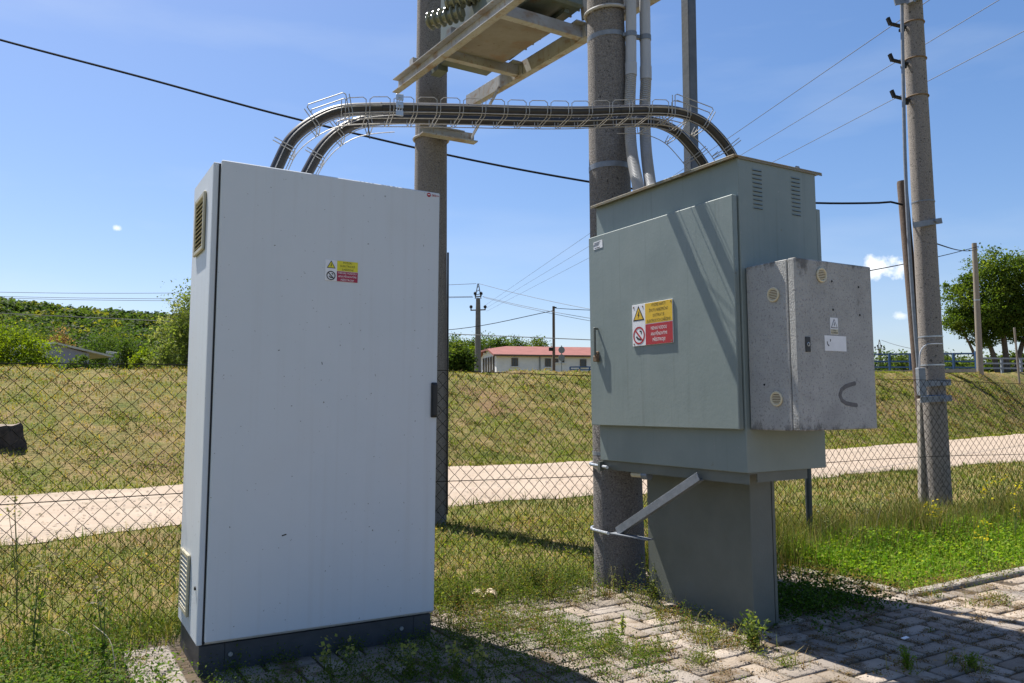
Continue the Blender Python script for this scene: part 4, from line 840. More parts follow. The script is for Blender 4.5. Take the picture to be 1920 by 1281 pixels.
# ------------------------------------------------------------------ two grey conduits down the big pole into the cabinet roof
def smoothpath(pts, n=40):
    p = np.array(pts, float); d = np.r_[0, np.cumsum(np.linalg.norm(np.diff(p, axis=0), axis=1))]; q = np.linspace(0, d[-1], n); m = len(p)
    tg = np.zeros_like(p); tg[1:-1] = (p[2:] - p[:-2]) / (d[2:] - d[:-2])[:, None]; tg[0] = (p[1] - p[0]) / (d[1] - d[0]); tg[-1] = (p[-1] - p[-2]) / (d[-1] - d[-2])
    o = []
    for x in q:
        i = min(np.searchsorted(d, x, 'right') - 1, m - 2); h = d[i + 1] - d[i]; u = (x - d[i]) / h
        o.append((2 * u ** 3 - 3 * u * u + 1) * p[i] + (u ** 3 - 2 * u * u + u) * h * tg[i] + (-2 * u ** 3 + 3 * u * u) * p[i + 1] + (u ** 3 - u * u) * h * tg[i + 1])
    return np.array(o)
for k, (lab, pts, Yt) in enumerate((('grey plastic conduit nearer the big concrete pole, ribbed below', [(1183, -60), (1183, 142), (1181, 200), (1184, 280), (1197, 352), (1200, 372)], 4.78),
                                    ('outer grey plastic conduit with ribbed hose, on the side away from the pole', [(1208, -60), (1211, 150), (1209, 205), (1211, 275), (1219, 345), (1223, 365)], 4.82))):
    w = [atY(x, y, Yt + dy) for (x, y), dy in zip(pts, (0.03, 0.03, -.01, -.09, -.30, -.38))]
    cdt = thing('conduit', lab, 'conduit', w[-1], 'grey conduits on the big pole')
    MB().tube([w[0], w[1] + (w[1] - w[0]) * -.12, w[1] + (w[1] - w[0]) * -.115, w[1]], [.0345, .0345, .0375, .0375], 20).build('pipe', M['conduit'], cdt, smooth=True)
    pth = smoothpath(w[1:], 280); rr = np.where(np.arange(280) % 4 < 2, .0350, .0265); MB().tube(pth, rr, 18).build('ribbed_hose', M['conduit'], cdt, smooth=True)
    c = atY(pts[0][0] + (pts[1][0] - pts[0][0]) * .62, (66, 72)[k], Yt + .03); mb = MB().tube([c - Z * .016, c + Z * .016], .0375, 20); mb.bar(c, c + (atY(1165, 66, Yt + .05) - c) * .8, .03, .022); mb.build('pipe_clamp', M['galvd'], cdt)

# ------------------------------------------------------------------ two thick black cables arching between the cabinets, in a wire basket tray
def vpath(A, B, pts, n=60):
    nn = norm(np.cross(np.asarray(B) - np.asarray(A), Z)); return smoothpath([plane(x, y, A, nn) for x, y in pts], n)
pa, pb = P(.885, 3.60, 2.1), O + .948 * (P(3.36, 3.18, 2.34) - O); qa, qb = P(1.05, 3.755, 2.1), O + .948 * (P(3.37, 3.40, 2.34) - O)
outer_px = [(512, 332), (520, 312), (545, 264), (582, 232), (632, 209), (690, 204), (780, 204), (880, 206), (985, 209), (1090, 210), (1180, 207), (1262, 209), (1312, 226), (1348, 258), (1372, 291), (1378, 306)]
inner_px = [(568, 340), (577, 322), (601, 281), (632, 250), (672, 230), (725, 222), (800, 221), (900, 225), (1000, 228), (1100, 229), (1180, 226), (1226, 229), (1266, 246), (1296, 276), (1318, 306), (1326, 322)]
PA_ = vpath(pa, pb, outer_px, 90); QA_ = vpath(qa, qb, inner_px, 90)
tag(MB().tube(PA_, .0285, 16).build('power_cable', M['cable'], org=pa, smooth=True), 'outer thick black cable arching highest from cabinet to cabinet', 'cable', 'thick black cables between the cabinets')
tag(MB().tube(QA_, .0285, 16).build('power_cable', M['cable'], org=qa, smooth=True), 'inner thick black cable arching lower and behind the other one', 'cable', 'thick black cables between the cabinets')
tray = thing('cable_tray', 'bright wire basket tray carrying the two black cables in the air', 'cable tray', (pa + pb) / 2)
i0 = np.argmin([abs(960 + 1478 * q[0] / q[1] - 634) for q in PA_]); i1 = np.argmin([abs(960 + 1478 * q[0] / q[1] - 1298) for q in PA_])
a0, a1 = PA_[i0], PA_[i1]; dirn = norm((a1 - a0) * np.array([1, 1, 0])); side = norm(np.cross(dirn, Z)); side = side if side @ V < 0 else -side
zt = (a0[2] + a1[2]) / 2; Ln = np.linalg.norm((a1 - a0)[:2]); b0 = a0 - side * 0 + Z * (zt - a0[2])
_pp = PA_[i0:i1 + 1]; _px = (_pp - a0) @ dirn
def tp(x, w, z): return np.array([np.interp(x, _px, _pp[:, k]) for k in range(3)]) + dirn * (min(x, 0) + max(x - Ln, 0)) + side * w + Z * z
NR, FR, BT, TP = .036, -.175, -.030, .034                          # near wall, far wall, floor and rim of the basket
mb = MB()
for (w, z) in ((NR, BT), (NR, .006), (FR, BT), (FR, .012), (-.04, BT - .004), (-.12, BT - .004)): mb.tube([tp(x, w, z) for x in np.linspace(0, Ln, 30)], .0024, 6)
mb.build('long_wire', M['wire'], tray); rg = MB(); nr_ = int(round(Ln / .116))
sc_ = {NR: MB(), FR: MB()}
for k in range(nr_ + 1):
    for off in (-.009, .009):
        x = Ln * k / nr_ + off; rg.tube([tp(x, NR, TP), tp(x, NR, BT + .012), tp(x, NR - .02, BT - .007), tp(x, FR + .02, BT - .007), tp(x, FR, BT + .012), tp(x, FR, TP - .01)], .0021, 6)
    if k < nr_:
        x0, x1 = Ln * k / nr_ + .009, Ln * (k + 1) / nr_ - .009
        for w, z in ((NR, TP), (FR, TP - .01)): sc_[w].tube([tp(x0, w, z - .002), tp(x0 + .014, w, z + .010), tp(x1 - .014, w, z + .010), tp(x1, w, z - .002)], .0021, 6)
rg.build('basket_rung', M['wire'], tray)
for q in sc_.values(): q.build('scalloped_rim', M['wire'], tray)
cpl = MB(); xk = Ln * (730 - 634) / (1298 - 634)
cpl.box(tp(xk, NR + .006, .040), (dirn, side, Z), (.018, .003, .016), .002).box(tp(xk, NR + .006, .002), (dirn, side, Z), (.018, .003, .016), .002).box(tp(xk, NR + .006, -.038), (dirn, side, Z), (.018, .004, .014), .002)
for z in (.040, .002): cpl.disc(tp(xk, NR + .009, z), side, .006, .006, 10)
for q in (-.012, 0, .012): cpl.tube([tp(xk + q, NR + .005, .045), tp(xk + q, NR + .005, -.05)], .0026, 6)
cpl.build('splice_plate', M['galv'], tray)
def bent(path, ks, h, flap):                                     # cut and bent lengths of basket following a cable down to its cabinet
    mb = MB(); fr = []
    for k in ks:
        c = path[k]; tg = norm(path[k + 1] - path[k - 1]); o = norm(np.cross(side, tg)); o = o if o[2] > 0 else -o; fr.append((c, tg, o))
        for q in (-.008, .008): mb.tube([c + tg * q + side * .034 + o * h, c + tg * q + side * .034 - o * .028, c + tg * q + side * .02 - o * .04, c + tg * q - side * .10 - o * .04, c + tg * q - side * .115 + o * .02], .0025, 6)
    pth = [path[i] for i in range(min(ks) - 4 if min(ks) > 4 else 0, min(max(ks) + 5, len(path)))]
    for (sd, up) in ((.034, 0.002), (.03, -.042), (-.10, -.04)):
        pp = []
        for i in range(max(min(ks) - 5, 1), min(max(ks) + 6, len(path) - 1)):
            tg = norm(path[i + 1] - path[i - 1]); o = norm(np.cross(side, tg)); o = o if o[2] > 0 else -o; pp.append(path[i] + side * sd + o * up)
        mb.tube(pp, .0023, 6)
    for (i, j) in flap:
        (c0, t0, o0), (c1, t1, o1) = fr[i], fr[j]
        for hh in (h, h * .55): mb.tube([c0 + side * .034 + o0 * hh + t0 * .008, c0 + side * .034 + o0 * (hh + .008) + t0 * .02, c1 + side * .034 + o1 * (hh + .008) - t1 * .02, c1 + side * .034 + o1 * hh - t1 * .008], .0025, 6)
    return mb.build('bent_basket', M['wire'], tray)
bent(PA_, (5, 11, 17), .062, ((1, 2),)); bent(QA_, (5, 11, 17), .055, ((1, 2),)); bent(PA_, (73, 80, 86), .075, ((0, 1),)); bent(QA_, (72, 79, 85), .055, ())
for k in (22, 36, 50, 63):
    c0, c1 = PA_[k], QA_[k]; tg = norm(PA_[k + 1] - PA_[k - 1]); MB().tube([c0 - tg * .003, c0 - tg * .0029, c0 + tg * .0029, c0 + tg * .003], [.029, .0305, .0305, .029], 18).build('cable_tie', M['black'], tray)
MB().bar(atY(689, 226, 3.55), atY(693, 260, 3.55), .012, .004).build('cable_tie', M['cable'], tray)

# ------------------------------------------------------------------ chain link fence
def fpt(s, z=0.0): return P(s, fence_t(s), z)
def fence_s(px):
    u = (px - 960) / F / 1.003; s = 0.
    for _ in range(60):
        p = fpt(s); q = fpt(s + .01); g = (p[0] / p[1] - u); dg = ((q[0] / q[1]) - (p[0] / p[1])) / .01; s -= g / dg
    return s
fe = thing('chain_link_fence', 'dark green chain link wire fence running across behind the cabinets', 'fence', fpt(3.4))
r = np.random.default_rng(31); wv = .0375; s0 = -1.5; NW = int(11.6 / wv); H0, H1 = .03, 1.30; dv = .076
vs, fs = [], []; rad = .0020
zs = np.arange(H0, H1 + 1e-6, dv / 4)
nph = r.uniform(0, 6.28, 8)
def fwob(s, z): return .012 * np.sin(s * 2.1 + z * 2 + nph[0]) + .006 * np.sin(s * 5.3 - z * 4 + nph[1]), .007 * np.sin(s * 3.3 + z * 5 + nph[2]) + .004 * np.sin(s * 9 + z * 8 + nph[3])
MT, MI = [], 0
for k in range(NW):
    ph = k % 2; j = np.arange(len(zs)); tri = np.array([0, .5, 1, .5])[(j + 2 * ph) % 4]
    tri = tri * .94 + .03; depth = np.array([0, .0028, 0, -.0028])[(j + 2 * ph) % 4]
    ss = s0 + wv * (k + tri); zz = zs + (.030 if True else 0) * 0
    a, b_ = fwob(ss, zz)
    pts = ss[:, None] * U + (fence_t(ss) + a + depth)[:, None] * V + (zz + b_ + .012 * np.sin(ss * 1.3))[:, None] * Z
    tg = np.gradient(pts, axis=0); tg /= np.linalg.norm(tg, axis=1)[:, None]
    x = np.cross(tg, V); x /= np.linalg.norm(x, axis=1)[:, None]; y = np.cross(tg, x)
    ring = np.stack([pts + rad * (math.cos(q) * x + math.sin(q) * y) for q in (0, 2.094, 4.189)], 1).reshape(-1, 3)
    m_ = len(pts); i = np.arange(m_ - 1)[:, None] * 3
    f = np.concatenate([np.stack([i[:, 0] + q, i[:, 0] + (q + 1) % 3, i[:, 0] + 3 + (q + 1) % 3, i[:, 0] + 3 + q], 1) for q in range(3)]) + MI
    vs.append(ring); fs.append(f); MI += len(ring)
np_mesh('wire_mesh', np.concatenate(vs), np.concatenate(fs), None, M['fence'], fe)
for z, nm in ((1.285, 'top_wire'), (.66, 'middle_wire')):
    q = [(P(s, fence_t(s) + fwob(s, z)[0] + .003, z + .012 * math.sin(s * 1.3) + (.0 if nm == 'top_wire' else -.01))) for s in np.arange(s0, 10.1, .12)]
    mb = MB(); seg = []
    for p_ in q:
        if seg and np.linalg.norm(p_ - seg[-1]) > .2: mb.tube(seg, .0024, 5); seg = []
        seg.append(p_)
    mb.tube(seg, .0024, 5); mb.build('tension_wire', M['fence'], fe)
sp = fence_s(1504); q = P(sp, fence_t(sp) - .034, 0); MB().tube([q - Z * .1, q + Z * 1.345, q + Z * 1.352], [.024, .024, .014], 14).build('post', M['fencepost'], fe, smooth=True)
q = P(9.9, fence_t(9.9) - .034, 0); MB().tube([q - Z * .1, q + Z * 1.345, q + Z * 1.352], [.024, .024, .014], 14).build('post', M['fencepost'], fe, smooth=True)
sp2 = fence_s(1285); q = P(sp2, fence_t(sp2) - .10, 0)
tag(MB().sbox(sp2 - .038, sp2 + .038, fence_t(sp2) - .138, fence_t(sp2) - .062, -.1, 4.6, .006).build('steel_post', M['postdark'], org=q, smooth=False), 'square dull steel post standing behind the green cabinet', 'post')

# ------------------------------------------------------------------ poles on the right, beyond the fence
rb = ground(1762, 948); rt = atY(1710, 0, rb[1]); rt2 = rb + (rt - rb) * 1.06
rp = pole('concrete_pole', 'pale speckled concrete pole on the right beyond the fence, with insulator arms', rb, rt2, .127, .106, M['pole2'])
ax_ = norm(rt2 - rb)
def rz(py): # height on the right pole for a picture row
    return atY(1762 - 52 * (948 - py) / 948, py, rb[1])[2]
for py in (45, 113, 183): strap(rp, rb, rt2, rz(py) - .0, .127 - .021 * rz(py) / rt2[2] + .004, .008, M['rust'])
for py, m in ((380, 'galvd'), (632, 'galv'), (685, 'galv'), (742, 'blue')): band(rp, rb, rt2, rz(py), .127 - .021 * rz(py) / rt2[2] + .004, .014, M[m])
for py in (56, 124, 192):
    c = on_pole(rb, rt2, rz(py)); e = c + np.array([-.27, -.02, .06]); mb = MB(); mb.bar(c + np.array([-.11, -.05, 0]), e, .045, .022); mb.bar(e + np.array([0, 0, -.01]), e + np.array([-.03, 0, .07]), .04, .03); mb.bar(c + np.array([-.13, -.05, -.03]), c + np.array([-.19, -.05, -.03]), .03, .03); mb.build('insulator_arm', M['dark'], rp)
c = on_pole(rb, rt2, rz(10)); mb = MB(); mb.bar(c + np.array([-.26, -.12, -.03]), c + np.array([.12, -.14, .05]), .02, .07); mb.bar(c + np.array([-.10, -.16, -.06]), c + np.array([-.10, -.16, .16]), .08, .05); mb.build('top_bracket', M['galvd'], rp)
c = on_pole(rb, rt2, rz(424)); mb = MB(); mb.bar(c + np.array([-.19, -.13, -.02]), c + np.array([.12, -.135, .03]), .02, .06); mb.disc(c + np.array([.05, -.14, .025]), np.array([0, -1, 0]), .02, .03, 8); mb.build('pole_clamp', M['galvd'], rp)
for py in (721, 750):
    c = on_pole(rb, rt2, rz(py)); mb = MB(); mb.bar(c + np.array([-.22, -.14, 0]), c + np.array([.11, -.15, .02]), .02, .065); mb.bar(c + np.array([.01, -.165, .0]), c + np.array([.10, -.165, .01]), .02, .04); mb.build('pole_clamp', M['galvd'], rp)
cp = [atY(x, y, rb[1] - .10) for x, y in ((1690, -40), (1693, 120), (1697, 300), (1706, 480), (1716, 620), (1722, 690))]
MB().tube(smoothpath(cp, 14), .019, 10).build('cable_pipe', M['galvd'], rp, smooth=True)
c = atY(1727, 716, rb[1] - .19); MB().box(c, (np.array([1., 0, 0]), np.array([0, 1., 0]), norm(np.array([-.02, 0, 1]))), (.036, .04, .15), .006).build('cable_box', M['galvd'], rp)
mb = MB(); mb.tube(smoothpath([atY(x, y, rb[1] - .185) for x, y in ((1724, 688), (1726, 660), (1736, 647), (1752, 645), (1768, 645))], 16), .008, 6); mb.build('cable_loop', M['conduit'], rp)
wb = atY(1729, 775, rb[1] + .12); wt = atY(1691, 340, rb[1] + .16)
wp = thing('wooden_pole', 'brown leaning wooden pole on a concrete stub, close behind the pale concrete pole', 'pole', np.array([wb[0], wb[1], 0]))
MB().tube([wb - (wt - wb) * .08, wt - (wt - wb) * .01, wt], [.062, .055, .05], 12).build('shaft', M['wood'], wp, smooth=True)
sb0 = atY(1731, 948, rb[1] + .06); MB().bar(sb0 - Z * .1, atY(1729, 748, rb[1] + .06), .085, .085, np.array([0, 1., 0]), .01).build('concrete_stub', M['kerb'], wp)

# ------------------------------------------------------------------ overhead lines
def line(label, pts, r, m, group=None, n=40, name='overhead_line', cat='power line'):
    pts = [np.asarray(q, float) for q in pts]; pth = smoothpath(pts, n) if len(pts) > 2 else np.linspace(pts[0], pts[1], n)
    return tag(MB().tube(pth, r, 5).build(name, m, org=pth[0]), label, cat, group)
A = atY(1682, 380, rb[1] + .1); B = atY(-200, 20, 8.0)
nn = norm(np.cross(B - A, Z)); line('thick black overhead cable sloping across the sky behind the tray', [plane(x, y, A, nn) for x, y in ((-200, 17), (0, 75), (265, 145), (530, 217), (840, 291), (1103, 341), (1320, 371), (1533, 381), (1640, 381), (1680, 379), (1692, 384))], .0125, M['wireblk'], n=80, cat='cable', name='overhead_cable')
for (lab, a, c) in (('uppermost of the three thin wires running up to the top of the right pole', (905, 576), (1760, -12)), ('middle thin wire of the three passing behind the right pole', (908, 580), (1960, -52)), ('lowest of the three thin wires passing behind the right pole', (912, 584), (1990, 22))):
    p0, p1 = atY(*a, 64), atY(*c, 12.5); q0 = np.linspace(p0, p1, 5); md = [q0[0], q0[1], q0[2], q0[3], q0[4]]
    line(lab, md, .0070, M['wirefar'], 'thin wires to the right pole')
# ------------------------------------------------------------------ things beyond the bank
def gz(x, y): return float(terrain(np.array([x]), np.array([y]))[0])
def gnd(px, Y, py=700):
    p = atY(px, py, Y); return np.array([p[0], p[1], gz(p[0], p[1])])
def hz(py, Y, px=960): return atY(px, py, Y)[2]
# lattice topped line poles
def line_pole(label, px, Y, ytop, wpx, yarm1, yarm2, aw):
    b0 = gnd(px, Y); k = Y / F; o = thing('line_pole', label, 'pole', b0, 'line poles with cross arms'); zt = hz(ytop, Y); za = hz(yarm1, Y); zb = hz(yarm2, Y); w = wpx * k
    MB().tube([b0 - Z * .5, np.array([b0[0], b0[1], zb - (zb - b0[2]) * .0]), np.array([b0[0], b0[1], za - .1])], [w * .62, w * .42, w * .36], 12).build('shaft', M['farpole'], o)
    top = np.array([b0[0], b0[1], zt]); mb = MB(); q = np.array([b0[0], b0[1], za - .15])
    for a in (-1, 1):
        mb.bar(q + np.array([a * w * .5, 0, 0]), top + np.array([a * .03, 0, 0]), .07, .07)
    for f in (.25, .5, .75): mb.bar(q * (1 - f) + top * f + np.array([-w * .4 * (1 - f), 0, 0]), q * (1 - f) + top * f + np.array([w * .4 * (1 - f), 0, .1]), .05, .05)
    mb.build('lattice_head', M['farpole'], o)
    for (z, ww, nm) in ((za, aw * .42, 'cross_arm'), (zb, aw, 'cross_arm')):
        MB().bar(np.array([b0[0] - ww, b0[1], z]), np.array([b0[0] + ww, b0[1], z + .05]), .11, .09).build(nm, M['farpole'], o)
        for a in (-1, 1):
            c = np.array([b0[0] + a * ww * .93, b0[1], z + .05]); MB().tube([c, c + Z * .12, c + Z * .14, c + Z * .30, c + Z * .38], [.05, .05, .12, .13, .04], 8).build('insulator', M['dark'], o)
    return o
line_pole('concrete line pole with lattice head in front of the white building', 896, 64, 532, 11, 557, 582, .62)
line_pole('tiny far line pole between the meter box and the pale concrete pole', 1651, 120, 637, 6, 652, 655, .75)
b0 = gnd(1038.5, 58); tp_ = np.array([b0[0], b0[1], hz(572, 58)])
w1 = pole('wooden_pole', 'dark plain wooden pole in front of the long red roof', b0, tp_, .115, .095, M['wood'], 12)
MB().sbox(0, .01, 0, .01, 0, .01) ; c = np.array([b0[0] - .22, b0[1] - .05, hz(655, 58)]); MB().box(c, (np.array([1., 0, 0]), np.array([0, 1., 0]), Z), (.15, .10, .13), .02).build('loudspeaker', M['dark'], w1)
MB().bar(tp_ + np.array([0, -.1, -.2]), tp_ + np.array([.22, -.1, -.2]), .05, .08).build('insulator_bracket', M['dark'], w1)
b0 = gnd(1838, 34); b0[2] = gz(b0[0], b0[1]); tp2 = np.array([b0[0], b0[1], hz(452, 34, 1838)])
w2 = pole('wooden_pole', 'grey wooden pole standing on the bank in front of the big tree', b0, tp2, .135, .10, M['wood2'], 14)
c = on_pole(b0, tp2, hz(563, 34, 1838)); MB().tube([c - Z * .02, c + Z * .02], .122, 14).build('band', M['galv'], w2)
b0 = gnd(1911, 35.6); tag(MB().tube([b0 - Z * .2, np.array([b0[0] - .12, b0[1], hz(614, 35.6, 1908)])], .045, 8).build('fence_stake', M['wood2'], org=b0), 'thin pale leaning stake on the bank at the right edge', 'stake')
# round sign backs on a post
b0 = gnd(1053, 55); zt = hz(648, 55); sgn = thing('road_sign', 'two round grey sign backs on one thin post beside the wooden pole', 'road sign', b0)
MB().tube([b0 - Z * .3, np.array([b0[0], b0[1], zt])], .035, 8).build('post', M['signback'], sgn)
for py in (656.5, 671): MB().disc(np.array([b0[0], b0[1] - .06, hz(py, 55)]), np.array([.25, -1, 0]), .235, .02, 22).build('sign_disc', M['signback'], sgn)

# white building with a red half-hipped roof
h0 = atY(931, 667, 70); g0_ = np.array([h0[0], 70.0, 0]); gx_ = norm(np.array([14.5, 2.6, 0])); gy_ = norm(np.array([-.28, 1.0, 0])); Lh, Dh = 18.0, 6.4
ze = hz(667.2, 70) + .2; zr = hz(650, 73.2); zb_ = 1.6
hs_ = thing('house', 'long white house with a red half hipped tile roof', 'house', np.array([h0[0], 70, zb_]))
def hp(x, y, z): return g0_ + gx_ * x + gy_ * y + Z * z
mb = MB(); zg = ze + (zr - ze) * .62
mb.add([hp(0, 0, zb_), hp(Lh, 0, zb_), hp(Lh, Dh, zb_), hp(0, Dh, zb_), hp(0, 0, ze), hp(Lh, 0, ze), hp(Lh, Dh, ze), hp(0, Dh, ze), hp(0, Dh * .31, zg), hp(0, Dh * .69, zg), hp(Lh, Dh * .31, zg), hp(Lh, Dh * .69, zg)],
       [(0, 1, 5, 4), (2, 3, 7, 6), (3, 0, 4, 8, 9, 7), (1, 2, 6, 11, 10, 5)]); mb.build('walls', M['plaster'], hs_)
e = .35; kx = (zr - ze) / (Dh / 2); ovz = ze - e * kx
rf = MB(); rd = [hp(-e, -e, ovz), hp(-e, Dh * .31, zg + .03), hp(1.7, Dh / 2, zr + .05), hp(Lh - 1.7, Dh / 2, zr + .05), hp(Lh + e, Dh * .31, zg + .03), hp(Lh + e, -e, ovz), hp(-e, Dh + e, ovz), hp(-e, Dh * .69, zg + .03), hp(Lh + e, Dh * .69, zg + .03), hp(Lh + e, Dh + e, ovz)]
lo = [q - Z * .16 for q in rd]
rf.add(rd + lo, [(0, 5, 4, 3, 2, 1), (6, 7, 2, 3, 8, 9), (1, 2, 7), (3, 4, 8)] + [(a, b, b + 10, a + 10) for a, b in ((0, 5), (0, 1), (1, 7), (7, 6), (5, 4), (4, 8), (8, 9), (6, 9))] + [(10, 11, 12, 13, 14, 15), (16, 19, 18, 13, 12, 17)])
rf.build('roof', M['rooftile'], hs_)
MB().bar(hp(-e, -e - .06, ovz - .06), hp(Lh + e, -e - .06, ovz - .06), .12, .12).build('gutter', M['frame'], hs_)
def pxx(px): # distance along the front for a picture column
    u = (px - 960) / F / 1.003; a = np.linspace(0, Lh, 2000); q = g0_[None] + a[:, None] * gx_[None]; return float(a[np.argmin(abs(q[:, 0] / q[:, 1] - u))])
def win(par, fr0, ax, az, nr, w, h, panes, nm='window'):
    f = MB(); c = fr0; t_ = .07
    f.box(c + az * (h / 2 - t_ / 2), (ax, nr, az), (w / 2, .05, t_ / 2)); f.box(c - az * (h / 2 - t_ / 2), (ax, nr, az), (w / 2, .05, t_ / 2))
    for i in range(panes + 1): f.box(c + ax * (-w / 2 + t_ / 2 + (w - t_) * i / panes), (ax, nr, az), (t_ / 2, .05, h / 2 - t_))
    fo = f.build(nm, M['frame'], par); MB().box(c, (ax, nr, az), (w / 2 - .02, .012, h / 2 - .02)).build('pane', M['glass'], fo)
    MB().box(c - az * (h / 2 + .05) - nr * -.06, (ax, nr, az), (w / 2 + .08, .10, .04)).build('sill', M['plaster'], fo)
ny_ = -gy_
for (xa, xb, ya, yb, n) in ((959, 971, 671.5, 687, 2), (1022, 1033, 672.5, 688, 2), (1041.5, 1047, 673, 680, 1), (1053.5, 1058, 673, 680, 1), (1088, 1099.5, 674, 687.5, 1), (1150, 1162, 675, 689, 2), (1205, 1217, 676, 690, 2)):
    a, c = pxx(xa), pxx(xb); p = g0_ + gx_ * (a + c) / 2; Yd = p[1]; z1, z2 = hz(ya, Yd), hz(yb, Yd)
    win(hs_, np.array([p[0], p[1], (z1 + z2) / 2]) + ny_ * .03, gx_, Z, ny_, c - a, z1 - z2, n)
for k in range(5):
    y = .9 + .95 * k; win(hs_, hp(0, y, ze - 1.05) - gx_ * .03, gy_, Z, -gx_, .42, 1.75, 1)
for y in (Dh * .36, Dh * .64): win(hs_, hp(0, y, ze + .55) - gx_ * .03, gy_, Z, -gx_, .25, .5, 1)
MB().tube([hp(pxx(1012), -.08, zb_), hp(pxx(1012), -.08, ze - .1)], .06, 8).build('downpipe', M['signback'], hs_)
# small orange-roofed house left of it
c = gnd(875, 95); o = thing('house', 'small low house with an orange tile roof behind the line pole', 'house', c); z1 = hz(690, 95); z2 = hz(680, 95); w = 3.2
MB().box(np.array([c[0], c[1], (z1 + .5) / 2]), (np.array([1., 0, 0]), np.array([0, 1., 0]), Z), (w, 3, (z1 - .5) / 2)).build('walls', M['plaster'], o)
MB().add([c * np.array([1, 1, 0]) + np.array(q) for q in ((-w - .3, -3.3, z1 - .1), (w + .3, -3.3, z1 - .1), (w + .3, 3.3, z1 - .1), (-w - .3, 3.3, z1 - .1), (-w - .3, 0, z2), (w + .3, 0, z2))], [(0, 1, 5, 4), (2, 3, 4, 5), (3, 0, 4), (1, 2, 5), (0, 3, 2, 1)]).build('roof', M['orangetile'], o)
# grey-lilac gable among the trees on the left
a = atY(92, 690, 75); c = atY(166, 690, 78); o = thing('house', 'plain grey lilac house with a flat sloping pale roof edge among trees', 'house', np.array([a[0], a[1], 1.6]))
zl, zm, zr2 = hz(690, 75, 92) - 2.2, hz(645, 75, 100), hz(660, 78, 166); d = norm((c - a) * np.array([1, 1, 0])); nn = np.array([-d[1], d[0], 0]); q0 = a * np.array([1, 1, 0]); ln = np.linalg.norm((c - a)[:2])
def lp_q(x, y, z): return q0 + d * x + nn * y + Z * z
MB().add([lp_q(-1.6, 0, zl), lp_q(ln, 0, zl), lp_q(ln, 9, zl), lp_q(-1.6, 9, zl), lp_q(-1.6, 0, zm - .35), lp_q(0.4, 0, zm), lp_q(ln, 0, zm - .75), lp_q(-1.6, 9, zm - .35), lp_q(.4, 9, zm), lp_q(ln, 9, zm - .75)], [(0, 1, 6, 5, 4), (2, 3, 7, 8, 9), (1, 2, 9, 6), (3, 0, 4, 7), (4, 5, 8, 7), (5, 6, 9, 8)]).build('walls', M['lilac'], o)
MB().add([lp_q(.2, -.4, zm + .02), lp_q(ln + 2.2, -.4, zm - 1.02), lp_q(ln + 2.2, 9.4, zm - 1.02), lp_q(.2, 9.4, zm + .02), lp_q(.2, -.4, zm + .20), lp_q(ln + 2.2, -.4, zm - .84), lp_q(ln + 2.2, 9.4, zm - .84), lp_q(.2, 9.4, zm + .20)], [(0, 3, 2, 1), (4, 5, 6, 7), (0, 1, 5, 4), (1, 2, 6, 5), (2, 3, 7, 6), (3, 0, 4, 7)]).build('roof', M['sheet'], o)
a = atY(204, 690, 88); o = thing('shed', 'pale flat roofed shed half hidden by bushes right of the lilac house', 'shed', np.array([a[0], a[1], 1.6])); z1 = hz(663, 88, 215)
MB().box(np.array([a[0] + .7, a[1] + 2, z1 / 2]), (np.array([1., 0, 0]), np.array([0, 1., 0]), Z), (.75, 2, z1 / 2 - .2)).build('walls', M['lilac'], o)
MB().box(np.array([a[0] + .7, a[1] + 2, z1]), (norm(np.array([1., 0, -.15])), np.array([0, 1., 0]), norm(np.array([.15, 0, 1]))), (.95, 2.3, .14)).build('roof', M['sheet'], o)

# blue guard rails along the top of the bank
def railing(label, pa_, pb_, zs, ztop, np_, m, tall=(), pw=.09):
    pa_, pb_ = np.asarray(pa_, float), np.asarray(pb_, float); o = thing('guard_rail', label, 'railing', pa_)
    mb = MB()
    for z in zs: mb.bar(pa_ + Z * z, pb_ + Z * z, .06, .075)
    mb.build('rail', m, o)
    for k in range(np_ + 1):
        p = pa_ + (pb_ - pa_) * k / np_; MB().bar(p - Z * .3, p + Z * (ztop + (.08 if k in tall else 0)), pw * (1.5 if k in tall else 1), pw, np.array([0, 1., 0])).build('post', m, o)
    return o
q1 = gnd(1560, 40); q2 = gnd(1832, 35.5); q1[2] = hz(695, 40, 1560); q2[2] = hz(697, 35.5, 1832); rh = hz(664, 40, 1560) - q1[2]
railing('blue painted guard rail on the bank behind the right pole', q1, q2, (rh * .22, rh * .55, rh * .97), rh, 7, M['blue'], (2, 5, 7))
q1 = gnd(1842, 37); q2 = gnd(2080, 41); q1[2] = hz(697, 37, 1842); q2[2] = hz(697, 41, 2080); rh = hz(671, 37, 1842) - q1[2]
railing('faded grey blue guard rail on the bank under the big tree', q1, q2, (rh * .25, rh * .6, rh * .97), rh, 7, M['bluegrey'])
q1 = gnd(1069, 50); q2 = gnd(1180, 49); q1[2] = hz(699, 50); q2[2] = hz(699, 49); rh = hz(688, 50) - q1[2]
railing('short blue railing in front of the white house, beside the big pole', q1, q2, (rh * .5, rh * .97), rh, 6, M['blue'])
q = gnd(1765, 33); o = MB().bar(np.array([q[0] - 4.5, q[1] + 1.6, hz(697, 33, 1700)]), np.array([q[0] + 1.1, q[1] - .6, hz(697, 33, 1830) + .02]), .3, .14).build('pale_kerb_wall', M['kerb']); tag(o, 'low pale concrete edge at the foot of the blue guard rail', 'kerb')

